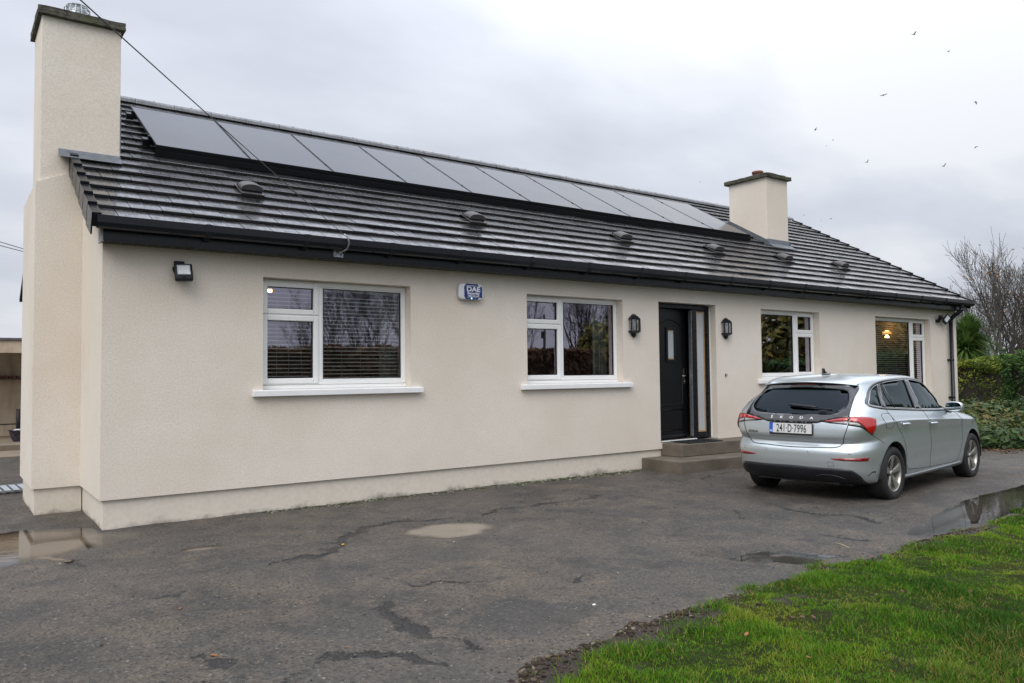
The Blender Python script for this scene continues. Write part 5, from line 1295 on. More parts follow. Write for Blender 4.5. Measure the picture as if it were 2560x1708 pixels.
clump = fbm(Q[:, 0], Q[:, 1], 2.6, 131, 4); tall = fbm(Q[:, 0], Q[:, 1], 1.1, 141, 3); bare = fbm(Q[:, 0], Q[:, 1], 3.7, 151, 4)
ok = (rng.random(len(Q)) > soil*.985) & (zl > -.02) & ((bare > -.36) | (rng.random(len(Q)) < .25)) ; Q, depth, zl, clump, tall, soil = (a[ok] for a in (Q, depth, zl, clump, tall, soil))
Hh = (.011+.017*rng.random(len(Q)))*(1+np.clip(clump*2.6, -.45, 1.6)+np.clip(tall*1.0, -.2, .6)); Wd = (.0025+.0019*rng.random(len(Q)))*np.clip(depth/4.2, 1, 3.2)
ln = rng.normal(0, 1, (len(Q), 2))*(Hh*.55)[:, None]
tone = fbm(Q[:, 0], Q[:, 1], 1.9, 161, 4); dry = fbm(Q[:, 0], Q[:, 1], 2.2, 171, 3)
rn = np.clip(.38+tone*1.05+rng.normal(0, .17, len(Q))-np.clip(clump, 0, 1)*.35, 0, .84); dm = (rng.random(len(Q)) < .045+np.clip(dry*.6, 0, .22)); rn[dm] = rng.uniform(.86, 1, dm.sum())
blades('grass', np.column_stack([Q, zl-.004]), Hh, Wd, ln, 'grass_blade', rnd=rn, droop=.08)
# taller tufts along the edge
TU = [(3.62, -4.72), (3.05, -4.86), (2.98, -4.74), (2.45, -5.05), (2.05, -5.25), (4.9, -5.0), (6.0, -4.74), (2.2, -5.9), (2.7, -5.75), (3.2, -6.0), (5.3, -5.45), (4.35, -6.4), (3.4, -5.15), (1.65, -5.35), (4.55, -6.3), (1.5, -5.3), (3.85, -4.80)]
Pt = []; hh = []
for tx, ty in TU:
    n = 330; a = rng.normal(0, .085, (n, 2))*[1.3, 1]; Pt.append(np.array([tx, ty])+a); hh.append(.055*np.exp(-(a**2).sum(1)/.02)+.022)
Pt = np.concatenate(Pt); hh = np.concatenate(hh)*rng.uniform(.6, 1.15, len(Pt)); zl, _ = lawn_h(Pt[:, 0], Pt[:, 1])
rn = np.clip(rng.normal(.28, .2, len(Pt)), 0, .8); dm = rng.random(len(Pt)) < .10; rn[dm] = rng.uniform(.86, 1, dm.sum())
o = blades('grass_tuft', np.column_stack([Pt, zl-.004]), hh, np.full(len(Pt), .0042), rng.normal(0, 1, (len(Pt), 2))*(hh*.5)[:, None], 'grass_blade', rnd=rn, droop=.15)
# ---- loose grit and crumbs on the bank and drive
def ico(n=1):
    bm = bmesh.new(); bmesh.ops.create_icosphere(bm, subdivisions=n, radius=1); v = np.array([tuple(x.co) for x in bm.verts]); f = np.array([[x.index for x in q.verts] for q in bm.faces]); bm.free(); return v, f
IV, IF = ico(1)
def pebbles(name, P, rad, mat, flat=.6, rnd=None):
    n = len(P); m_ = len(IV); jit = rng.uniform(.65, 1.25, (n, m_, 1)); a = rng.random(n)*6.28; c, s = np.cos(a), np.sin(a)
    sc = np.stack([rad*rng.uniform(.8, 1.3, n), rad*rng.uniform(.6, 1, n), rad*flat*rng.uniform(.6, 1.1, n)], 1)
    v = IV[None]*jit*sc[:, None]; x = v[..., 0]*c[:, None]-v[..., 1]*s[:, None]; y = v[..., 0]*s[:, None]+v[..., 1]*c[:, None]; co = np.stack([x, y, v[..., 2]], -1)+P[:, None]
    F = (IF[None]+(np.arange(n)*m_)[:, None, None]).reshape(-1, 3); o = np_mesh(name, co.reshape(-1, 3), F, mat, attrs={'rnd': np.repeat(rng.random(n) if rnd is None else rnd, m_)}); tag(o, kind='stuff'); return o
ramp3('grit_stone', [(0, (.015, .015, .016)), (.55, (.05, .047, .043)), (.8, (.12, .105, .085)), (.95, (.30, .28, .25)), (1, (.55, .53, .50))], .7, 0)
ramp3('soil_crumb', [(0, (.018, .012, .008)), (.6, (.05, .034, .022)), (.9, (.10, .075, .05)), (1, (.22, .19, .15))], .8, 0)
P = np.stack([rng.uniform(-1.2, 9, 5200), rng.uniform(-5.4, .1, 5200)], 1)
dc = np.full(len(P), 9.0)
for C_, w in CRACKS: dc = np.minimum(dc, seg_dist(P[:, 0], P[:, 1], C_))
dwall = np.where(P[:, 0] > 0, -P[:, 1], 9); pr = .12+.9*np.exp(-dc/.07)+.8*np.exp(-np.abs(dwall)/.15)+.4*np.exp(-np.abs(P[:, 1]-edge_y(P[:, 0]))/.15)
P = P[(rng.random(len(P)) < pr) & (P[:, 1] < -.02)]
z, _ = drive_h(P[:, 0], P[:, 1]); rd = rng.gamma(2.2, .0016, len(P))+.0018; pebbles('grit', np.column_stack([P, z+rd*.25]), rd, 'grit_stone')
X_ = rng.uniform(.3, 9.5, 14000); dd = rng.normal(.10, .11, 14000)+.10*np.clip(1-(X_-1.6)/2, 0, 1); Yp = edge_y(X_)-dd; z, so = lawn_h(X_, Yp); k_ = (z > -.045) & (rng.random(len(z)) < .25+so*.9)
rd = rng.gamma(2.0, .0028, k_.sum())+.002; pebbles('soil_crumbs', np.column_stack([X_[k_], Yp[k_], z[k_]+rd*.2]), rd, 'soil_crumb', .7)
# ---- moss and grit along the foot of the wall
X_ = np.concatenate([rng.uniform(1.5, 7.0, 2600), rng.uniform(4.6, 6.9, 2600)]); Y_ = -np.abs(rng.normal(0, .06, len(X_)))-.0; z, _ = drive_h(X_, Y_)
ramp3('moss_grit', [(0, (.02, .03, .008)), (.5, (.05, .07, .015)), (.7, (.04, .035, .025)), (1, (.4, .38, .33))], .8, 0)
rd = rng.gamma(2, .0026, len(X_))+.002; pebbles('moss', np.column_stack([X_, Y_, z+rd*.1]), rd, 'moss_grit', .5)

# ---- fallen leaves
def leaf_mesh(s=1.0):
    m = MB(); pr = [(-.5, 0), (-.25, .22), (.05, .27), (.32, .16), (.5, 0), (.32, -.16), (.05, -.25), (-.25, -.22)]
    v = [(x*s, y*s, .10*s*(abs(y)*1.6+.25*x*x)+.02*s) for x, y in pr]+[(-.1*s, 0, 0), (.2*s, 0, .0)]
    m.add(v, [(0, 1, 8), (1, 2, 9, 8), (2, 3, 9), (3, 4, 9), (4, 5, 9), (5, 6, 9), (6, 7, 8, 9), (7, 0, 8)]); m.tube([(-.5*s, 0, .04*s), (-.8*s, .05*s, .02*s)], .015*s, 4); return m
simple('leaf_orange', (.26, .10, .025), .5, var=.25, vscale=60); simple('leaf_yellow', (.50, .30, .03), .5, var=.2, vscale=60); simple('leaf_brown', (.10, .04, .022), .6, var=.3, vscale=60)
LF = [(-.0, -3.03, .036, 'leaf_orange', 'orange fallen leaf lying flat on the open tarmac, nearest the middle left foreground'), (-.06, -3.98, .045, 'leaf_orange', 'orange fallen leaf beside the crumbling crack in the bottom foreground'),
      (1.52, -1.98, .055, 'leaf_yellow', 'yellow fallen leaf beside the long crack near the muddy puddle'), (.50, -2.98, .035, 'leaf_brown', 'brown curled fallen leaf on the tarmac in the middle foreground'),
      (-.25, .12, .07, 'leaf_brown', 'brown fallen leaf beside the puddle at the foot of the gable wall'), (.52, -4.3, .026, 'leaf_orange', 'small reddish fallen leaf on the tarmac near the lawn edge')]
for x, y, s, mt, lb in LF:
    z, _ = drive_h(np.array([x]), np.array([y])); o = leaf_mesh(s).build('fallen_leaf', mt, recalc=False); o.location = (x, y, float(z[0])+.003); o.rotation_euler = (0, 0, random.uniform(0, 6)); tag(o, lb, 'leaf', 'fallen leaves')
lm = None
for i in range(46):
    x = random.uniform(1.2, 8.5); y = random.uniform(-7.0, -4.9)
    z, _ = lawn_h(np.array([x]), np.array([y])); mt = random.choice(['leaf_brown', 'leaf_brown', 'leaf_orange'])
    o = leaf_mesh(random.uniform(.025, .045)).build('lawn_leaf', mt, recalc=False); o.location = (x, y, float(z[0])+.028); o.rotation_euler = (random.uniform(-.5, .5), random.uniform(-.5, .5), random.uniform(0, 6))
    tag(o, 'small dead brown leaf caught in the lawn grass', 'leaf', 'dead leaves scattered over the lawn')
# straw
m = MB(); m.tube([(0, 0, 0), (.08, .01, .012), (.17, .0, .004)], .0022, 5); simple('dry_straw', (.5, .42, .2), .7); o = m.build('straw', 'dry_straw'); o.location = (4.62, -4.62, .004); o.rotation_euler = (0, 0, 1.2); tag(o, 'pale dry straw lying across the tarmac edge by the lawn', 'straw')
# white litter
m = MB(); m.box(-.010, .010, -.008, .008, 0, .008); o = m.build('litter', 'white_sill_paint', bevel=.003); o.location = (2.02, -4.52, .0); tag(o, 'tiny white scrap of litter on the tarmac near the grass edge', 'litter')

# ---- hedges: many small sprays over a solid core
def quads(name, P, Nn, size, mat, parent, rnd=None, asp=2.2, kind='stuff'):
    n = len(P); Nn = Nn/np.linalg.norm(Nn, axis=1, keepdims=True); t = rng.normal(0, 1, (n, 3)); a = t-(t*Nn).sum(1, keepdims=True)*Nn; a /= np.linalg.norm(a, axis=1, keepdims=True); b = np.cross(Nn, a)
    a = a*size[:, None]*asp*.5; b = b*size[:, None]*.5; co = np.stack([P-a, P+b*.8-a*.1, P+a, P-b*.8-a*.1], 1); F = (np.arange(n)*4)[:, None]+np.array([0, 1, 2, 3])
    o = np_mesh(name, co.reshape(-1, 3), F, mat, parent, attrs={'rnd': np.repeat(rng.random(n) if rnd is None else rnd, 4)}); 
    if kind: o['kind'] = kind
    return o
def hedge(cx_, cy_, ang, Lh, Dh, H, mat, label, n, size, lumps, topn=None):
    root = empty('clipped_hedge', (cx_, cy_, 0), ang, label, 'hedge')
    m = MB(); m.box(-Lh/2+.18, Lh/2-.18, -Dh/2+.18, Dh/2-.18, -.1, H-.18); m.build('inner_branches', 'bark_dark', root)
    P, Nn = [], []
    for face, ar in (('f', Lh*H), ('b', Lh*H*.2), ('t', Lh*Dh), ('l', Dh*H), ('r', Dh*H)):
        k = int(n*ar/(Lh*H*1.2+Lh*Dh+2*Dh*H)); u, v = rng.random(k), rng.random(k)
        if face in 'fb': s_ = -1 if face == 'f' else 1; p = np.stack([(u-.5)*Lh, np.full(k, s_*Dh/2), v*H], 1); q = np.array([0, s_, .2])
        elif face == 't': p = np.stack([(u-.5)*Lh, (v-.5)*Dh, np.full(k, H)], 1); q = np.array([0, 0, 1.])
        else: s_ = -1 if face == 'l' else 1; p = np.stack([np.full(k, s_*Lh/2), (u-.5)*Dh, v*H], 1); q = np.array([s_, 0, .2])
        bump_ = (fbm(p[:, 0]+p[:, 1]*1.7+20, p[:, 2]*1.2+p[:, 1]+9, lumps, 181, 4))*.30
        p = p+q*(bump_-rng.random(k)**1.5*.20)[:, None]; P.append(p); Nn.append(q+rng.normal(0, .55, (k, 3)))
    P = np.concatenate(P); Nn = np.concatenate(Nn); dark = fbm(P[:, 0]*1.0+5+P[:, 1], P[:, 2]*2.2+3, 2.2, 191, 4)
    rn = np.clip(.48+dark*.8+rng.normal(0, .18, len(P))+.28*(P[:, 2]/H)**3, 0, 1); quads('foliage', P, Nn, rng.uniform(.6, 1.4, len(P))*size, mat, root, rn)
    return root
def ray_pt(u, v, dist):
    d = (Fv+R2*((u-1280)/1957.652)-U2*((v-854)/1957.652)); d.normalize(); return CAM+d*dist
hd = hedge(22.4, 1.75, R(67), 6.4, 1.3, 1.62, 'hedge_gold_green', 'long golden green clipped conifer hedge behind the far corner of the house', 52000, .042, 1.6)
hedge(19.25, -1.50, R(66), 2.9, 1.6, 1.72, 'hedge_dark_green', 'dark green flat topped clipped hedge block at the right edge', 30000, .045, 2.2)
hedge(27.0, -6.5, R(74), 9.0, 1.6, 1.75, 'hedge_dark_green', 'dark hedge continuing out of frame along the drive', 9000, .11, 1.6)
# ---- mixed ground cover in front of the hedges
shr = empty('mixed_shrubbery', (15.5, -1.3, 0), 0, 'low leafy mixed shrubs with reddish sprigs spilling over the tarmac edge below the hedges', 'shrubs')
def shrub_cloud(n, c, rad, size, mat, seed=0):
    d = rng.normal(0, 1, (n, 3)); d /= np.linalg.norm(d, axis=1, keepdims=True); r = rng.random(n)**.35; p = d*r[:, None]; lump = 1+.45*fbm(d[:, 0]*2+seed+5, d[:, 1]*2+d[:, 2]*1.5+7, 1.6, 201+seed, 3)
    P = p*np.array(rad)*lump[:, None]+np.array(c); P[:, 2] = np.maximum(P[:, 2], .01); return P, d+rng.normal(0, .5, (n, 3))+[0, 0, .6]
PP, NN_ = [], []
for (cx_, cy_, rx, ry, rz, n) in ((14.3, -1.75, .75, .7, .42, 3000), (15.0, -1.05, .8, .8, .60, 3600), (14.9, -2.25, .75, .55, .40, 2600), (16.0, -1.9, .9, .8, .62, 3200), (16.2, -.7, .9, .8, .78, 3200), (17.2, -1.1, .9, .9, .85, 3000), (17.3, -2.5, 1.0, .8, .75, 2600), (18.3, -.2, 1.2, .8, .85, 2400), (15.8, -3.2, .8, .6, .5, 1800), (18.2, -3.6, 1.2, .8, .8, 1800), (19.6, .9, 1.2, .9, .8, 1800)):
    p, q = shrub_cloud(n, (cx_-15.5, cy_+1.3, rz*.25), (rx, ry, rz*.62), .05, None, int(cx_*7) % 40); PP.append(p); NN_.append(q)
PP = np.concatenate(PP); NN_ = np.concatenate(NN_); rn = np.clip(.40+fbm(PP[:, 0]+40, PP[:, 1]+40, 1.6, 211, 4)*.9+rng.normal(0, .2, len(PP))+PP[:, 2]*.15, 0, .93); rn[rng.random(len(PP)) < .008] = 1.0
quads('foliage', PP, NN_, rng.uniform(.035, .095, len(PP)), 'shrub_leaves', shr, rn, asp=1.7)
m = MB()
for i in range(150):
    x = random.uniform(-1.5, 3); y = random.uniform(-1.5, 1.3); h_ = random.uniform(.2, .65); lx, ly = random.uniform(-.3, .3), random.uniform(-.3, .3)
    m.tube([(x, y, 0), (x+lx*.4, y+ly*.4, h_*.6), (x+lx, y+ly, h_)], [.007, .005, .002], 4, cap=False)
m.build('stem', 'bark_grey_brown', shr)['kind'] = 'stuff'
# bed kerb stone seen past the car
m = MB(); m.box(-.5, .5, -.12, .12, 0, .13); o = m.build('bed_kerb', 'step_concrete', bevel=.02); o.location = (14.7, -.35, 0); o.rotation_euler = (0, 0, R(20)); tag(o, 'low concrete kerb block just past the front of the car beside the shrubs', 'kerb')
# leaf litter at the bed edge
X_ = rng.uniform(12.9, 16.5, 900); Y_ = -2.0-(X_-13)*.2+rng.normal(0, .35, 900); z, _ = drive_h(X_, Y_)
quads('leaf_litter', np.column_stack([X_, Y_, z+.012]), np.tile([0, 0, 1.], (900, 1))+rng.normal(0, .25, (900, 3)), rng.uniform(.02, .05, 900), 'litter_leaf', None)

# ---- cordyline
def cordyline(loc, sc, label):
    root = empty('cordyline_palm', loc, 0, label, 'palm')
    m = MB(); m.tube([(0, 0, 0), (.05, 0, .9), (-.02, .03, 1.7)], [.11, .09, .08], 8); m.tube([(.02, 0, 1.2), (.30, .1, 1.65), (.36, .1, 1.9)], [.07, .06, .06], 7); m.build('trunk', 'bark_grey_brown', root)
    co, F, rn = [], [], []; k = 0
    for (c, n, Rr_) in (((-.02, .03, 1.78), 900, .78), ((.38, .12, 1.95), 900, .80), ((-.35, -.1, 1.55), 500, .7)):
        for i in range(n):
            th = random.uniform(0, 6.283); el_ = random.uniform(-.95, 1.5); Ld = Rr_*random.uniform(.75, 1.1); d = Vector((math.cos(th)*math.cos(el_), math.sin(th)*math.cos(el_), math.sin(el_))); sidev = d.cross(Vector((0, 0, 1))).normalized()*.030
            pv = Vector(c); pts_ = []
            for j in range(5): t = j/4; q = pv+d*(Ld*t)+Vector((0, 0, -.34*Ld*t*t)); w = (1-t*.95)*(1 if j else .7); pts_ += [q-sidev*w, q+sidev*w]
            co += [tuple(q) for q in pts_]; F += [(k+2*j, k+2*j+1, k+2*j+3, k+2*j+2) for j in range(4)]; k += 10; r_ = random.gauss(.45, .2) if el_ > -.5 else random.gauss(.85, .12); rn += [min(1, max(0, r_))]*10
    o = np_mesh('foliage', co, F, 'cordyline_leaves', root, attrs={'rnd': rn}); o['kind'] = 'stuff'; root.scale = (sc,)*3; return root
_cp = ray_pt(2424, 1000, 29.0); cordyline((_cp.x, _cp.y, .0), 1.30, 'bushy green cordyline palm rising above the hedge next to the far corner of the house')

# ---- bare trees
def bare_tree_mesh(seed, H, spread, lean=0, levels=6, stems=3, leafy=.0, upright=.5, r0=.13, kids=(2, 3), lf=(.70, .86)):
    rr = random.Random(seed); m = MB(); leaves = []
    def br(p, d, L_, r, lv):
        n = 4 if lv < 3 else 3; pts_ = [p]; dd = d.copy(); rs = [r]
        for i in range(n):
            dd = (dd+Vector((rr.uniform(-1, 1), rr.uniform(-1, 1), rr.uniform(-.6, 1)*upright))*(.13 if lv < 3 else .19)).normalized(); p = p+dd*(L_/n); pts_.append(p); rs.append(max(.0065, r*(1-.38*(i+1)/n)))
        m.tube(pts_, rs, 6 if lv < 2 else (4 if lv < 4 else 3), cap=False)
        if lv >= levels:
            if rr.random() < leafy: leaves.append(p)
            return
        k = rr.randint(*kids) if lv else rr.randint(3, 4)
        for i in range(k):
            t = rr.uniform(.35, 1.0) if i else 1.0; j = min(n, max(1, int(round(t*n)))); q = pts_[j]
            ax = Vector((rr.uniform(-1, 1), rr.uniform(-1, 1), rr.uniform(-.3, .3))).normalized(); a = rr.uniform(.25, .75)*spread; nd = (dd+ax*a+Vector((0, 0, upright*.28))).normalized()
            br(q, nd, L_*rr.uniform(*lf), rs[j]*rr.uniform(.55, .78), lv+1)
        if lv > 1 and lv < levels:
            for i in range(2):
                j = rr.randint(1, n); ax = Vector((rr.uniform(-1, 1), rr.uniform(-1, 1), rr.uniform(-.2, .6))).normalized(); br(pts_[j], (dd*.4+ax).normalized(), L_*.45, rs[j]*.35, max(lv+2, levels-1))
    for s in range(stems):
        a = 6.283*s/max(1, stems)+rr.uniform(-.4, .4); o_ = .16 if stems > 1 else 0
        br(Vector((o_*math.cos(a), o_*math.sin(a), -.1)), Vector((.30*math.cos(a)*(stems > 1)+lean, .30*math.sin(a)*(stems > 1), 1)).normalized(), H*.30, r0, 0)
    return m, leaves
def bare_tree(loc, seed, H, label, **kw):
    root = empty('bare_tree', loc, 0, label, 'tree'); m, lv = bare_tree_mesh(seed, H, **kw); o = m.build('branches', 'bark_grey_brown', root, recalc=False)
    if lv:
        P = np.repeat(np.array([tuple(p) for p in lv]), 2, 0)+rng.normal(0, .05, (len(lv)*2, 3)); quads('foliage', P, rng.normal(0, 1, P.shape), rng.uniform(.05, .10, len(P)), 'autumn_leaf', root, asp=1.4)
    return root
_a = ray_pt(2490, 1000, 43); _b = ray_pt(2542, 1000, 41); _c = ray_pt(2432, 1000, 46)
t1 = bare_tree((_a.x, _a.y, 0), 12, 6.2, 'wide bare multi stemmed tree with few brown leaves, behind where the two hedges meet', spread=.95, stems=5, levels=5, leafy=.03, upright=.42, r0=.11, kids=(2, 3), lf=(.66, .84))
t2 = bare_tree((_b.x, _b.y, 0), 25, 7.2, 'tall bare tree with scattered brown leaves behind the dark hedge at the right edge', spread=.75, stems=3, levels=5, leafy=.08, upright=.7, r0=.16, kids=(3, 3))
t3 = bare_tree((_c.x, _c.y, 0), 41, 5.6, 'smaller twiggy bare tree just behind the palm and the house corner', spread=.85, stems=3, levels=5, leafy=.02, upright=.4, r0=.07)

# ---- what stands across the road and shows up in the window glass and puddles
def far_tree(mb, loc, rz, sc, label):
    root = empty('bare_tree', loc, rz, label, 'tree', 'bare trees across the road reflected in the windows'); o = bpy.data.objects.new('branches', mb); link(o, root); root.scale = (sc, sc, sc); return root
fm = []
for s in (3, 8):
    m, _ = bare_tree_mesh(s, 8.6, .62, levels=6, stems=3, upright=1.0, r0=.12, kids=(2, 2)); o = m.build('branches', 'bark_dark', None, recalc=False); fm.append(o.data); bpy.data.objects.remove(o)
for i, (x, y) in enumerate(((14.5, -31), (16.2, -30), (17.6, -32), (18.9, -30.5), (20.3, -29.5), (21.7, -31.5), (23.4, -30.2), (25.5, -31), (28.5, -33), (32.5, -30), (37, -34), (44, -33))):
    far_tree(fm[i % 2], (x, y, -.1), i*1.3, (.6, .82, .88, .92, .86, .95, .9, .85, .9, 1.1, 1.0, 1.1)[i], 'bare winter tree across the road, seen only mirrored in the window glass')
def evergreen(loc, H, rad, label):
    root = empty('evergreen_tree', loc, 0, label, 'tree', 'evergreens across the road reflected in the windows'); m = MB(); m.tube([(0, 0, -.1), (0, 0, H*.7)], [.25, .1], 8); m.build('trunk', 'bark_dark', root)
    n = 5200; P, q = shrub_cloud(n, (0, 0, H*.52), (rad, rad, H*.50), .2, None, int(loc[0]) % 30); quads('foliage', P, q, rng.uniform(.18, .42, n), 'reflected_evergreen', root, asp=1.6)
evergreen((31.5, -26, 0), 4.6, 2.6, 'dark dense evergreen across the road mirrored in the window left of the door')
evergreen((36.5, -25, 0), 4.4, 3.0, 'second dark evergreen across the road mirrored in the window left of the door')
evergreen((38, -17.0, 0), 6.2, 3.4, 'olive green bushy tree mirrored in the window right of the door')
evergreen((45, -19.5, 0), 6.5, 3.8, 'taller olive green tree mirrored in the window right of the door'); evergreen((54, -20, 0), 6.5, 3.8, 'bushy evergreen mirrored in the rightmost window')
hedge(26, -25.5, R(180), 46, 2.2, 2.6, 'thicket_brown', 'long brown roadside thicket across the lawn, seen only mirrored in the windows', 26000, .22, .9)
pole = empty('utility_pole', (54.5, -62, 0), 0, 'distant timber utility pole with crossarm mirrored in the window left of the door', 'pole')
m = MB(); m.tube([(0, 0, -.2), (.1, 0, 8.2)], [.17, .11], 10); m.build('mast', 'timber_pole', pole); m = MB(); m.box(-.9, .9, -.06, .06, 7.5, 7.65); m.box(-.2, .2, -.25, -.1, 5.4, 6.2); m.build('crossarm', 'timber_pole', pole)
# ================================================================== THINGS ON THE WALL
def rbox(m, x0, x1, z0, z1, ya, yb, r, n=5, dome=0.0):
    P = []
    for (cx_, cz_, a0) in ((x1-r, z1-r, 0), (x0+r, z1-r, 90), (x0+r, z0+r, 180), (x1-r, z0+r, 270)):
        for k in range(n+1): a = R(a0+90*k/n); P.append((cx_+r*math.cos(a), cz_+r*math.sin(a)))
    N_ = len(P); cx_, cz_ = (x0+x1)/2, (z0+z1)/2
    rings = [(1, ya), (1, yb+(ya-yb)*.25), (.965, yb+(ya-yb)*.06), (.90, yb)]
    if dome: rings += [(.6, yb-dome*.8), (.25, yb-dome)]
    vs = []
    for s_, y in rings: vs += [(cx_+(p[0]-cx_)*s_, y, cz_+(p[1]-cz_)*s_) for p in P]
    fs = [(j*N_+i, j*N_+(i+1) % N_, (j+1)*N_+(i+1) % N_, (j+1)*N_+i) for j in range(len(rings)-1) for i in range(N_)]+[tuple(range(N_)), tuple((len(rings)-1)*N_+i for i in range(N_))]
    return m.add(vs, fs, True)
simple('alarm_white', (.72, .73, .75), .35); simple('alarm_blue', (.012, .035, .19), .4); glow('alarm_led', (.2, .8, 1.0), 6.0); simple('letter_white', (.80, .81, .83), .5)
al = empty('alarm_siren_box', (4.06, -.001, 2.415), 0, 'white and blue security alarm box high on the wall between the two left windows', 'alarm box')
m = MB(); rbox(m, -.178, .178, -.098, .098, 0, -.062, .05); m.build('cover', 'alarm_white', al)
def wavy(m, top):
    s_ = 1 if top else -1; pts = []
    for k in range(13):
        t = -1+2*k/12; pts.append((t*.10, s_*(.074+.008*math.cos(t*math.pi*1.0)+(-.004 if abs(t) < .4 else .004))))
    poly = pts+[(.085, s_*.0955), (-.085, s_*.0955)]; m.prism(poly if top else poly, 'y', -.0665, -.0622)
m = MB(); wavy(m, True); m.build('strobe_lens', 'alarm_blue', al); m = MB(); wavy(m, False); m.build('strobe_lens', 'alarm_blue', al)
m = MB(); m.box(-.108, .152, -.0668, -.0625, -.069, .067); m.build('sign_panel', 'alarm_blue', al)
TX = Matrix.Rotation(R(90), 4, 'X')
text_mesh('sign_text', 'DAE', .084, 'letter_white', al, Matrix.Translation((.022, -.068, .003)) @ TX, .0008, 'CENTER', 1.25, bold=.0028, spacing=1.0)
text_mesh('sign_text', 'Security', .042, 'letter_white', al, Matrix.Translation((.022, -.068, -.034)) @ TX, .0008, 'CENTER', 1.22, bold=.0016, spacing=1.06)
text_mesh('sign_text', '1800 303 812', .025, 'letter_white', al, Matrix.Translation((.022, -.068, -.063)) @ TX, .0008, 'CENTER', 1.22, bold=.001)
m = MB(); m.lathe([(0, .002), (.006, 0)], 8, (-.005, -.0675, -.083), Matrix.Rotation(R(90), 4, 'X')); m.build('led', 'alarm_led', al)
# flood light
fl_ = empty('flood_light', (.70, -.002, 2.44), 0, 'black square LED flood light under the eaves near the left house corner', 'flood light')
m = MB(); m.box(-.075, .02, -.03, 0, .02, .10); m.tube([(-.085, -.02, .04), (-.092, -.06, .0), (-.085, -.10, -.03)], .007, 6); m.tube([(.068, -.02, .04), (.075, -.06, .0), (.072, -.10, -.03)], .007, 6); m.build('bracket', 'black_matt_plastic', fl_, bevel=.004)
Mf = Matrix.Translation((-.005, -.095, -.01)) @ Matrix.Rotation(R(-22), 4, 'X') @ Matrix.Rotation(R(-8), 4, 'Z')
def TB(o): o.data.transform(Mf); return o
m = MB(); rbox(m, -.082, .082, -.092, .080, .03, -.022, .014, 3); TB(m.build('housing', 'black_matt_plastic', fl_))
simple('led_reflector', (.55, .57, .58), .35, var=.1)
m = MB(); m.box(-.058, .058, -.0245, -.0225, -.042, .060); TB(m.build('lens', 'led_reflector', fl_)); m = MB(); ring(m, -.058, .058, -.042, .060, .010, -.0262, -.0248); TB(m.build('lens_surround', 'galvanised_steel', fl_))
m = MB(); m.box(-.014, .014, -.0285, -.0225, .062-.125, .080-.125); m.lathe([(0, .012), (.009, .009), (.012, 0)], 10, (0, -.022, -.066), Matrix.Rotation(R(90), 4, 'X')); TB(m.build('motion_sensor', 'black_paint', fl_))
# wall lanterns
def lantern(x, z, label):
    r = empty('wall_lantern', (x, -.002, z), 0, label, 'wall lantern', 'black wall lanterns either side of the front door'); hx = .098
    m = MB(); m.box(-.045, .045, -.014, 0, -.14, .13); m.box(-.03, .03, -.03, -.014, -.10, -.02); m.build('back_plate', 'black_paint', r, bevel=.003)
    def half(rad, z0, rad2, z1, mm):
        P = [(-1, 0), (-.92, -.55), (-.38, -1), (.38, -1), (.92, -.55), (1, 0)]
        vs = [(p[0]*rad, p[1]*rad*.95-.008, z0) for p in P]+[(p[0]*rad2, p[1]*rad2*.95-.008, z1) for p in P]; mm.add(vs, [(i, i+1, i+7, i+6) for i in range(5)]+[(5, 0, 6, 11), tuple(range(6)), tuple(range(6, 12))])
    m = MB(); half(.098, .088, .102, .100, m); half(.102, .100, .060, .142, m); half(.045, .142, .042, .158, m); half(.040, .158, .012, .172, m); m.build('cap', 'black_paint', r)
    m = MB(); half(.102, -.090, .102, -.072, m); half(.060, -.112, .098, -.090, m); half(.03, -.135, .036, -.112, m); half(.040, -.148, .040, -.136, m); half(.012, -.170, .034, -.148, m); m.build('base', 'black_paint', r)
    m = MB()
    for p in [(-.92, -.55), (-.38, -1), (.38, -1), (.92, -.55)]: m.box(p[0]*.092-.0055, p[0]*.092+.0055, p[1]*.09-.013, p[1]*.09-.003, -.072, .088)
    m.build('frame_bar', 'black_paint', r)
    P = [(-.98, -.1), (-.92, -.55), (-.38, -1), (.38, -1), (.92, -.55), (.98, -.1)]; m = MB()
    for a, b in zip(P[:-1], P[1:]): m.add([(a[0]*.088, a[1]*.085-.008, -.072), (b[0]*.088, b[1]*.085-.008, -.072), (b[0]*.088, b[1]*.085-.008, .088), (a[0]*.088, a[1]*.085-.008, .088)], [(0, 1, 2, 3)])
    m.build('glass', 'clear_lamp_glass', r, recalc=False)
    m = MB(); m.tube([(0, -.045, -.07), (0, -.045, -.03)], .014, 8); m.lathe([(.012, -.03), (.028, 0), (.030, .02), (.018, .045), (0, .052)], 12, (0, -.045, 0)); m.build('bulb', 'frosted_glass_panel', r)
lantern(6.875, 2.075, 'black half lantern on the wall left of the front door'); lantern(8.925, 2.085, 'black half lantern on the wall right of the front door')
# bell wire stub
m = MB(); m.tube([(-.02, -.005, .015), (.0, -.02, .02), (.015, -.02, .0), (-.01, -.022, -.012), (.012, -.018, -.02)], .004, 6); m.box(-.016, -.004, -.012, 0, -.022, .022)
o = m.build('doorbell_wiring', 'black_matt_plastic'); o.location = (8.917, -.001, 1.341); tag(o, 'small stub of black doorbell wiring on the wall below the right lantern', 'doorbell')
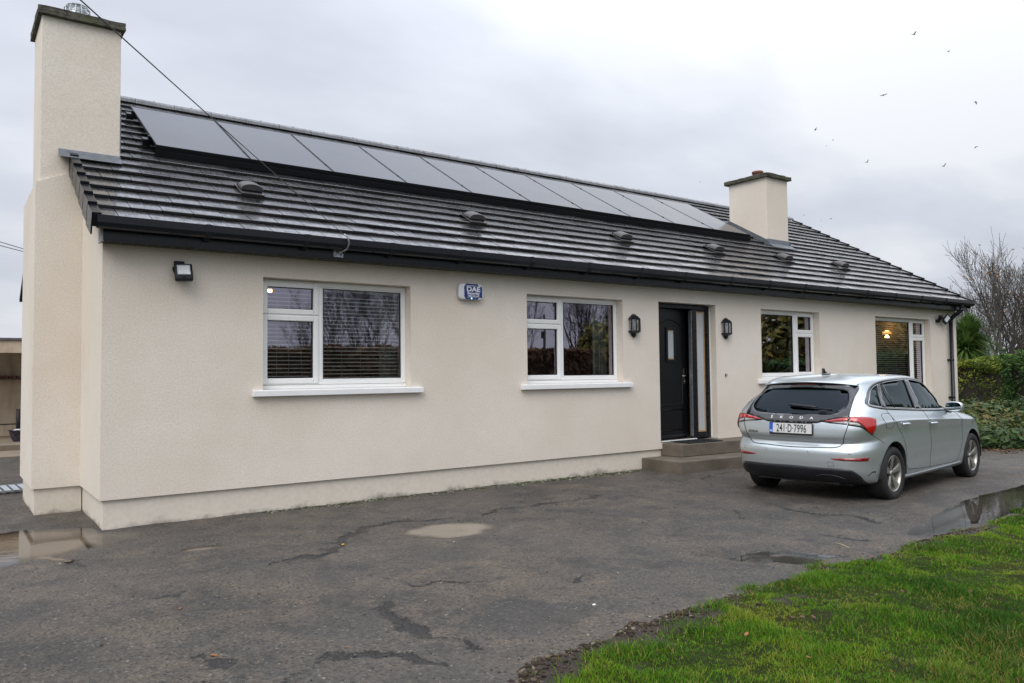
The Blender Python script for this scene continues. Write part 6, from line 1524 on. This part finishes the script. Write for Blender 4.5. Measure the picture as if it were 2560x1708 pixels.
# camera / flood combination at the far corner
fc = empty('corner_security_light', (15.83, -.002, 2.46), 0, 'black twin head security light on the wall beside the downpipe at the far corner', 'security light')
m = MB(); m.box(-.05, .05, -.06, 0, -.07, -.01); m.build('mount', 'black_matt_plastic', fc, bevel=.006); m = MB(); m.tube([(0, -.05, -.02), (0, -.09, .02)], .035, 10); m.tube([(0, -.09, -.01), (0, -.09, .075)], .045, 12); m.build('camera_head', 'black_matt_plastic', fc)
m = MB(); M = Matrix.Translation((.20, -.11, .0)) @ Matrix.Rotation(R(-35), 4, 'Y') @ Matrix.Rotation(R(-20), 4, 'X'); m.box(-.13, .13, -.02, .02, -.055, .055, M); m.build('lamp_head', 'black_matt_plastic', fc, bevel=.006); m = MB(); m.box(-.09, .09, -.024, -.0205, -.04, .04, M); m.build('lens', 'led_reflector', fc)
# cable bracket on the fascia, service cable
bk = empty('cable_bracket', (2.25, -.208, 2.755), 0, 'galvanised bracket plate with curved hook on the fascia holding the overhead cable', 'bracket')
m = MB(); m.box(-.055, .055, -.006, 0, -.075, .045); m.build('plate', 'galvanised_steel', bk)
m = MB(); m.tube([(-.02, -.01, -.02), (.0, -.05, -.03), (.045, -.13, .0), (.055, -.165, .06), (.035, -.16, .13), (.0, -.15, .155)], .008, 7); m.build('hook', 'galvanised_steel', bk)
for x, z in ((-.035, .025), (.035, .025), (-.035, -.055), (.035, -.055)):
    m = MB(); m.lathe([(0, .005), (.008, .004), (.009, 0)], 8, (x, -.006, z), Matrix.Rotation(R(90), 4, 'X')); m.build('bolt', 'galvanised_steel', bk)
H0 = Vector((2.25, -.36, 2.905)); d0 = ray_pt(201, 0, 4.0)*1.0; dirc = (d0-H0)
def cable_pt(t): p = H0+dirc*t; p.z += .035*t*(t-1); return p
cab = MB(); cab.tube([cable_pt(t) for t in np.linspace(0, 5.4, 60)], .0032, 6); o = cab.build('service_cable', 'cable_black'); tag(o, 'black overhead service cable running from the fascia bracket up past the left chimney', 'cable')
cab = MB(); cab.tube([H0+Vector((0, 0, -.0)), H0+Vector((.08, .05, -.03)), H0+Vector((.12, .09, -.12)), H0+Vector((.02, .14, -.20))], .004, 5); o = cab.build('cable_tail', 'cable_black'); o.parent = bk; o.matrix_parent_inverse = Matrix.Translation(bk.location).inverted()
e_ = cable_pt(5.4); up_ = empty('utility_pole', (e_.x, e_.y, 0), 0, 'timber pole out of frame that carries the overhead cable', 'pole'); m = MB(); m.tube([(0, 0, -.2), (0, 0, e_.z+.4)], [.16, .12], 10); m.build('mast', 'timber_pole', up_)
# two distant wires left of the chimney
def wire(a, b, label):
    a, b = Vector(a), Vector(b); d = b-a; A = a-d*4; B = b+d*3; m = MB(); m.tube([A+(B-A)*t+Vector((0, 0, 0)) for t in np.linspace(0, 1, 9)], .014, 5); o = m.build('overhead_wire', 'cable_black'); tag(o, label, 'wire', 'overhead wires behind the house')
wire(ray_pt(0, 605, 30), ray_pt(57, 622, 34), 'upper of the two thin overhead wires left of the big chimney'); wire(ray_pt(0, 614, 30), ray_pt(57, 629, 34), 'lower of the two thin overhead wires left of the big chimney')
m = MB(); a_, b_ = ray_pt(2360, 752, 46), ray_pt(2700, 738, 50); m.tube([a_+(a_-b_)*2, b_+(b_-a_)], .012, 4); o = m.build('overhead_wire', 'cable_black'); tag(o, 'faint overhead wire crossing behind the bare trees at the right', 'wire')

# ================================================================== YARD AT THE LEFT
m_concrete('yard_paving', (.17, .135, .095), (.25, .20, .145), .5)
t = NT('shed_render'); n = t.noise(2.2, 6, .65); n2 = t.noise(1.1, 4, .6, t.map(t.pos(), (3, 3, .6)))
c = t.mix(t.rng(n, .35, .65), (.42, .33, .235), (.52, .43, .32)); t.put('Base Color', t.mix(t.rng(n2, .5, .7, 0, .6), c, (.26, .20, .14))); t.put('Roughness', .9)
sh = empty('open_front_shed', (-3, 11.5, 0), 0, 'low flat roofed cream shed with an open front behind the left corner of the house', 'shed')
m = MB(); m.box(-4.2, 5.5, 0, .22, 1.955, 2.215); m.build('fascia_beam', 'shed_render', sh)
m = MB(); m.box(-4.2, 5.5, .02, 3.0, 2.225, 2.262); m.box(-4.25, 5.55, -.04, .02, 2.222, 2.270); m.build('roof', 'roof_felt' if 'roof_felt' in MATS else simple('roof_felt', (.10, .105, .11), .6, var=.3), sh)
m = MB(); m.box(-4.2, 5.5, 1.55, 1.70, -.1, 2.22); m.build('back_wall', 'shed_render', sh); m = MB(); m.box(-4.2, 5.5, 1.40, 1.549, -.1, .38); m.build('low_plinth', 'shed_render', sh)
m = MB(); m.box(-4.2, -4.0, 0, 1.5, -.1, 1.95); m.box(5.3, 5.5, 0, 1.5, -.1, 1.95); m.build('side_wall', 'shed_render', sh)
m = MB(); m.box(-3.9, 5.2, 1.20, 1.545, 1.385, 1.415); m.build('shelf', 'furniture_dark', sh)
for k in range(14):
    m = MB(); m.lathe([(.05, 0), (.07, .04), (.03, .06), (0, .065)], 8); o = m.build('terracotta_dish', 'terracotta'); o.location = (-1.2+k*.17+random.uniform(-.03, .03), 12.86, 1.416); tag(o, 'small terracotta dish on the shelf inside the open shed', 'dish', 'dishes on the shed shelf')
m = MB(); m.box(-3.9, 5.2, 1.385, 1.399, .375, .395); m.build('floor_pipe', 'cable_black', sh)
m = MB(); m.prism([(-9, 8.45), (4, 8.45), (4, 9.9), (-9, 9.9)], 'z', -.05, .022); tag(m.build('yard_path', 'yard_paving'), kind='structure')
m = MB(); m.prism([(-9, 9.91), (4, 9.91), (4, 13.2), (-9, 13.2)], 'z', -.05, .12); tag(m.build('yard_terrace', 'yard_paving'), kind='structure')
m = MB(); m.tube([(0, 0, 0), (0, 0, .62)], .038, 10); o = m.build('standing_pipe', 'black_matt_plastic'); o.location = (.10, 11.30, .12); o.rotation_euler = (0, 0, 0); tag(o, 'dark upright pipe standing in front of the open shed', 'pipe'); o.scale = (1, 1, 1.05)
pt = empty('plant_pot', (.07, 10.9, .12), 0, 'dark glazed plant pot with pale stones below the upright pipe', 'plant pot')
simple('glazed_purple_pot', (.045, .035, .06), .25, var=.5, vscale=20); m = MB(); m.lathe([(.08, 0), (.13, .10), (.155, .22), (.17, .225), (.165, .24), (.145, .235), (.13, .20), (0, .20)], 18); m.build('pot', 'glazed_purple_pot', pt)
m = MB(); m.lathe([(.13, .21), (.06, .25), (0, .26)], 9); m.build('stones', 'weathered_white_board', pt)
gr = empty('drain_grate', (-.62, 3.70, .012), R(3), 'pale galvanised slotted drain grate set in the tarmac left of the house', 'drain grate')
m = MB(); ring(m, -.34, .34, -.001, .017, .0, 0, 0) if False else None
m.box(-.36, .36, -.33, -.30, 0, .02); m.box(-.36, .36, .30, .33, 0, .02); m.box(-.36, -.33, -.30, .30, 0, .02); m.box(.33, .36, -.30, .30, 0, .02); m.build('rim', 'galvanised_steel', gr)
b0 = None
for k in range(7):
    if b0 is None: m = MB(); m.box(-.033, .033, -.30, .30, 0, .016); b0 = m.build('bar', simple('painted_grate', (.42, .48, .54), .45, .3), gr); b_ = b0
    else: b_ = b0.copy(); COL.objects.link(b_)
    b_.location = (-.285+k*.095, 0, 0)

# ================================================================== BIRDS
simple('crow_black', (.01, .01, .012), .7)
def bird_mesh(flap):
    m = MB(); m.lathe([(0, -.22), (.035, -.14), (.06, -.02), (.055, .08), (.03, .15), (.036, .18), (.012, .22), (0, .25)], 8, M=Matrix.Rotation(R(90), 4, 'Y'))
    for s_ in (-1, 1):
        h_ = flap; m.add([(.07, s_*.03, .01), (-.08, s_*.03, .01), (.10, s_*.22, h_*.12+.01), (-.07, s_*.24, h_*.12+.01), (.02, s_*.48, h_*.26), (-.10, s_*.40, h_*.20), (-.02, s_*.52, h_*.27)], [(0, 1, 3, 2), (2, 3, 5, 4), (4, 5, 6)])
    m.add([(-.18, -.03, 0), (-.18, .03, 0), (-.32, .06, 0), (-.32, -.06, 0)], [(0, 1, 2, 3)]); return m
bm_ = []
for f_ in (.9, -.5, .2):
    o = bird_mesh(f_).build('crow', 'crow_black', None, recalc=False); bm_.append(o.data); bpy.data.objects.remove(o)
fp = lambda a, b: (1980+a*.2806, 60+b*.2806)
BIRDS = [(*fp(1086, 94), 45, 0, 'highest bird, near the top right'), (*fp(1395, 242), 55, 1, 'second highest bird, near the top right'), (*fp(816, 635), 45, 2, 'dark bird left of centre in the upper right sky'), (*fp(1638, 697), 60, 1, 'thin winged bird far right in the upper sky'),
         (*fp(210, 941), 55, 2, 'thin winged bird nearest above the right chimney'), (*fp(366, 1038), 110, 0, 'tiny distant bird just right of the thin winged one above the chimney'), (*fp(306, 1084), 150, 1, 'faintest tiny distant bird above the right chimney'),
         (*fp(668, 1232), 50, 0, 'bird with one raised wing in the middle of the right sky'), (*fp(1642, 1095), 52, 1, 'small compact bird at the right edge of the flock'), (*fp(1350, 1268), 48, 0, 'bird with arched wings low at the right of the flock'),
         (2010, 538, 70, 2, 'left bird of the low group just above the roof slope'), (2078, 546, 75, 1, 'right bird of the low group just above the roof slope'), (2052.5, 552, 150, 0, 'tiny bird between the two low birds above the roof slope'), (2054, 566, 150, 2, 'tiny lowest bird just above the roof slope'), (1750, 455, 130, 1, 'tiny lone bird over the ridge left of the right chimney')]
for u, v, dd, k, lb in BIRDS:
    o = bpy.data.objects.new('crow', bm_[k]); COL.objects.link(o); o.location = ray_pt(u, v, dd); s_ = .38; o.scale = (s_, s_, s_)
    o.rotation_euler = (random.uniform(-.4, .4), random.uniform(-.3, .3), YAW-math.pi/2+random.uniform(-1.0, 1.0)+(math.pi if random.random() < .5 else 0)); tag(o, lb, 'bird', 'crows flying over the house')
for o in bpy.data.objects:
    if o.type == 'EMPTY' and not o.children and 'label' not in o: bpy.data.objects.remove(o)
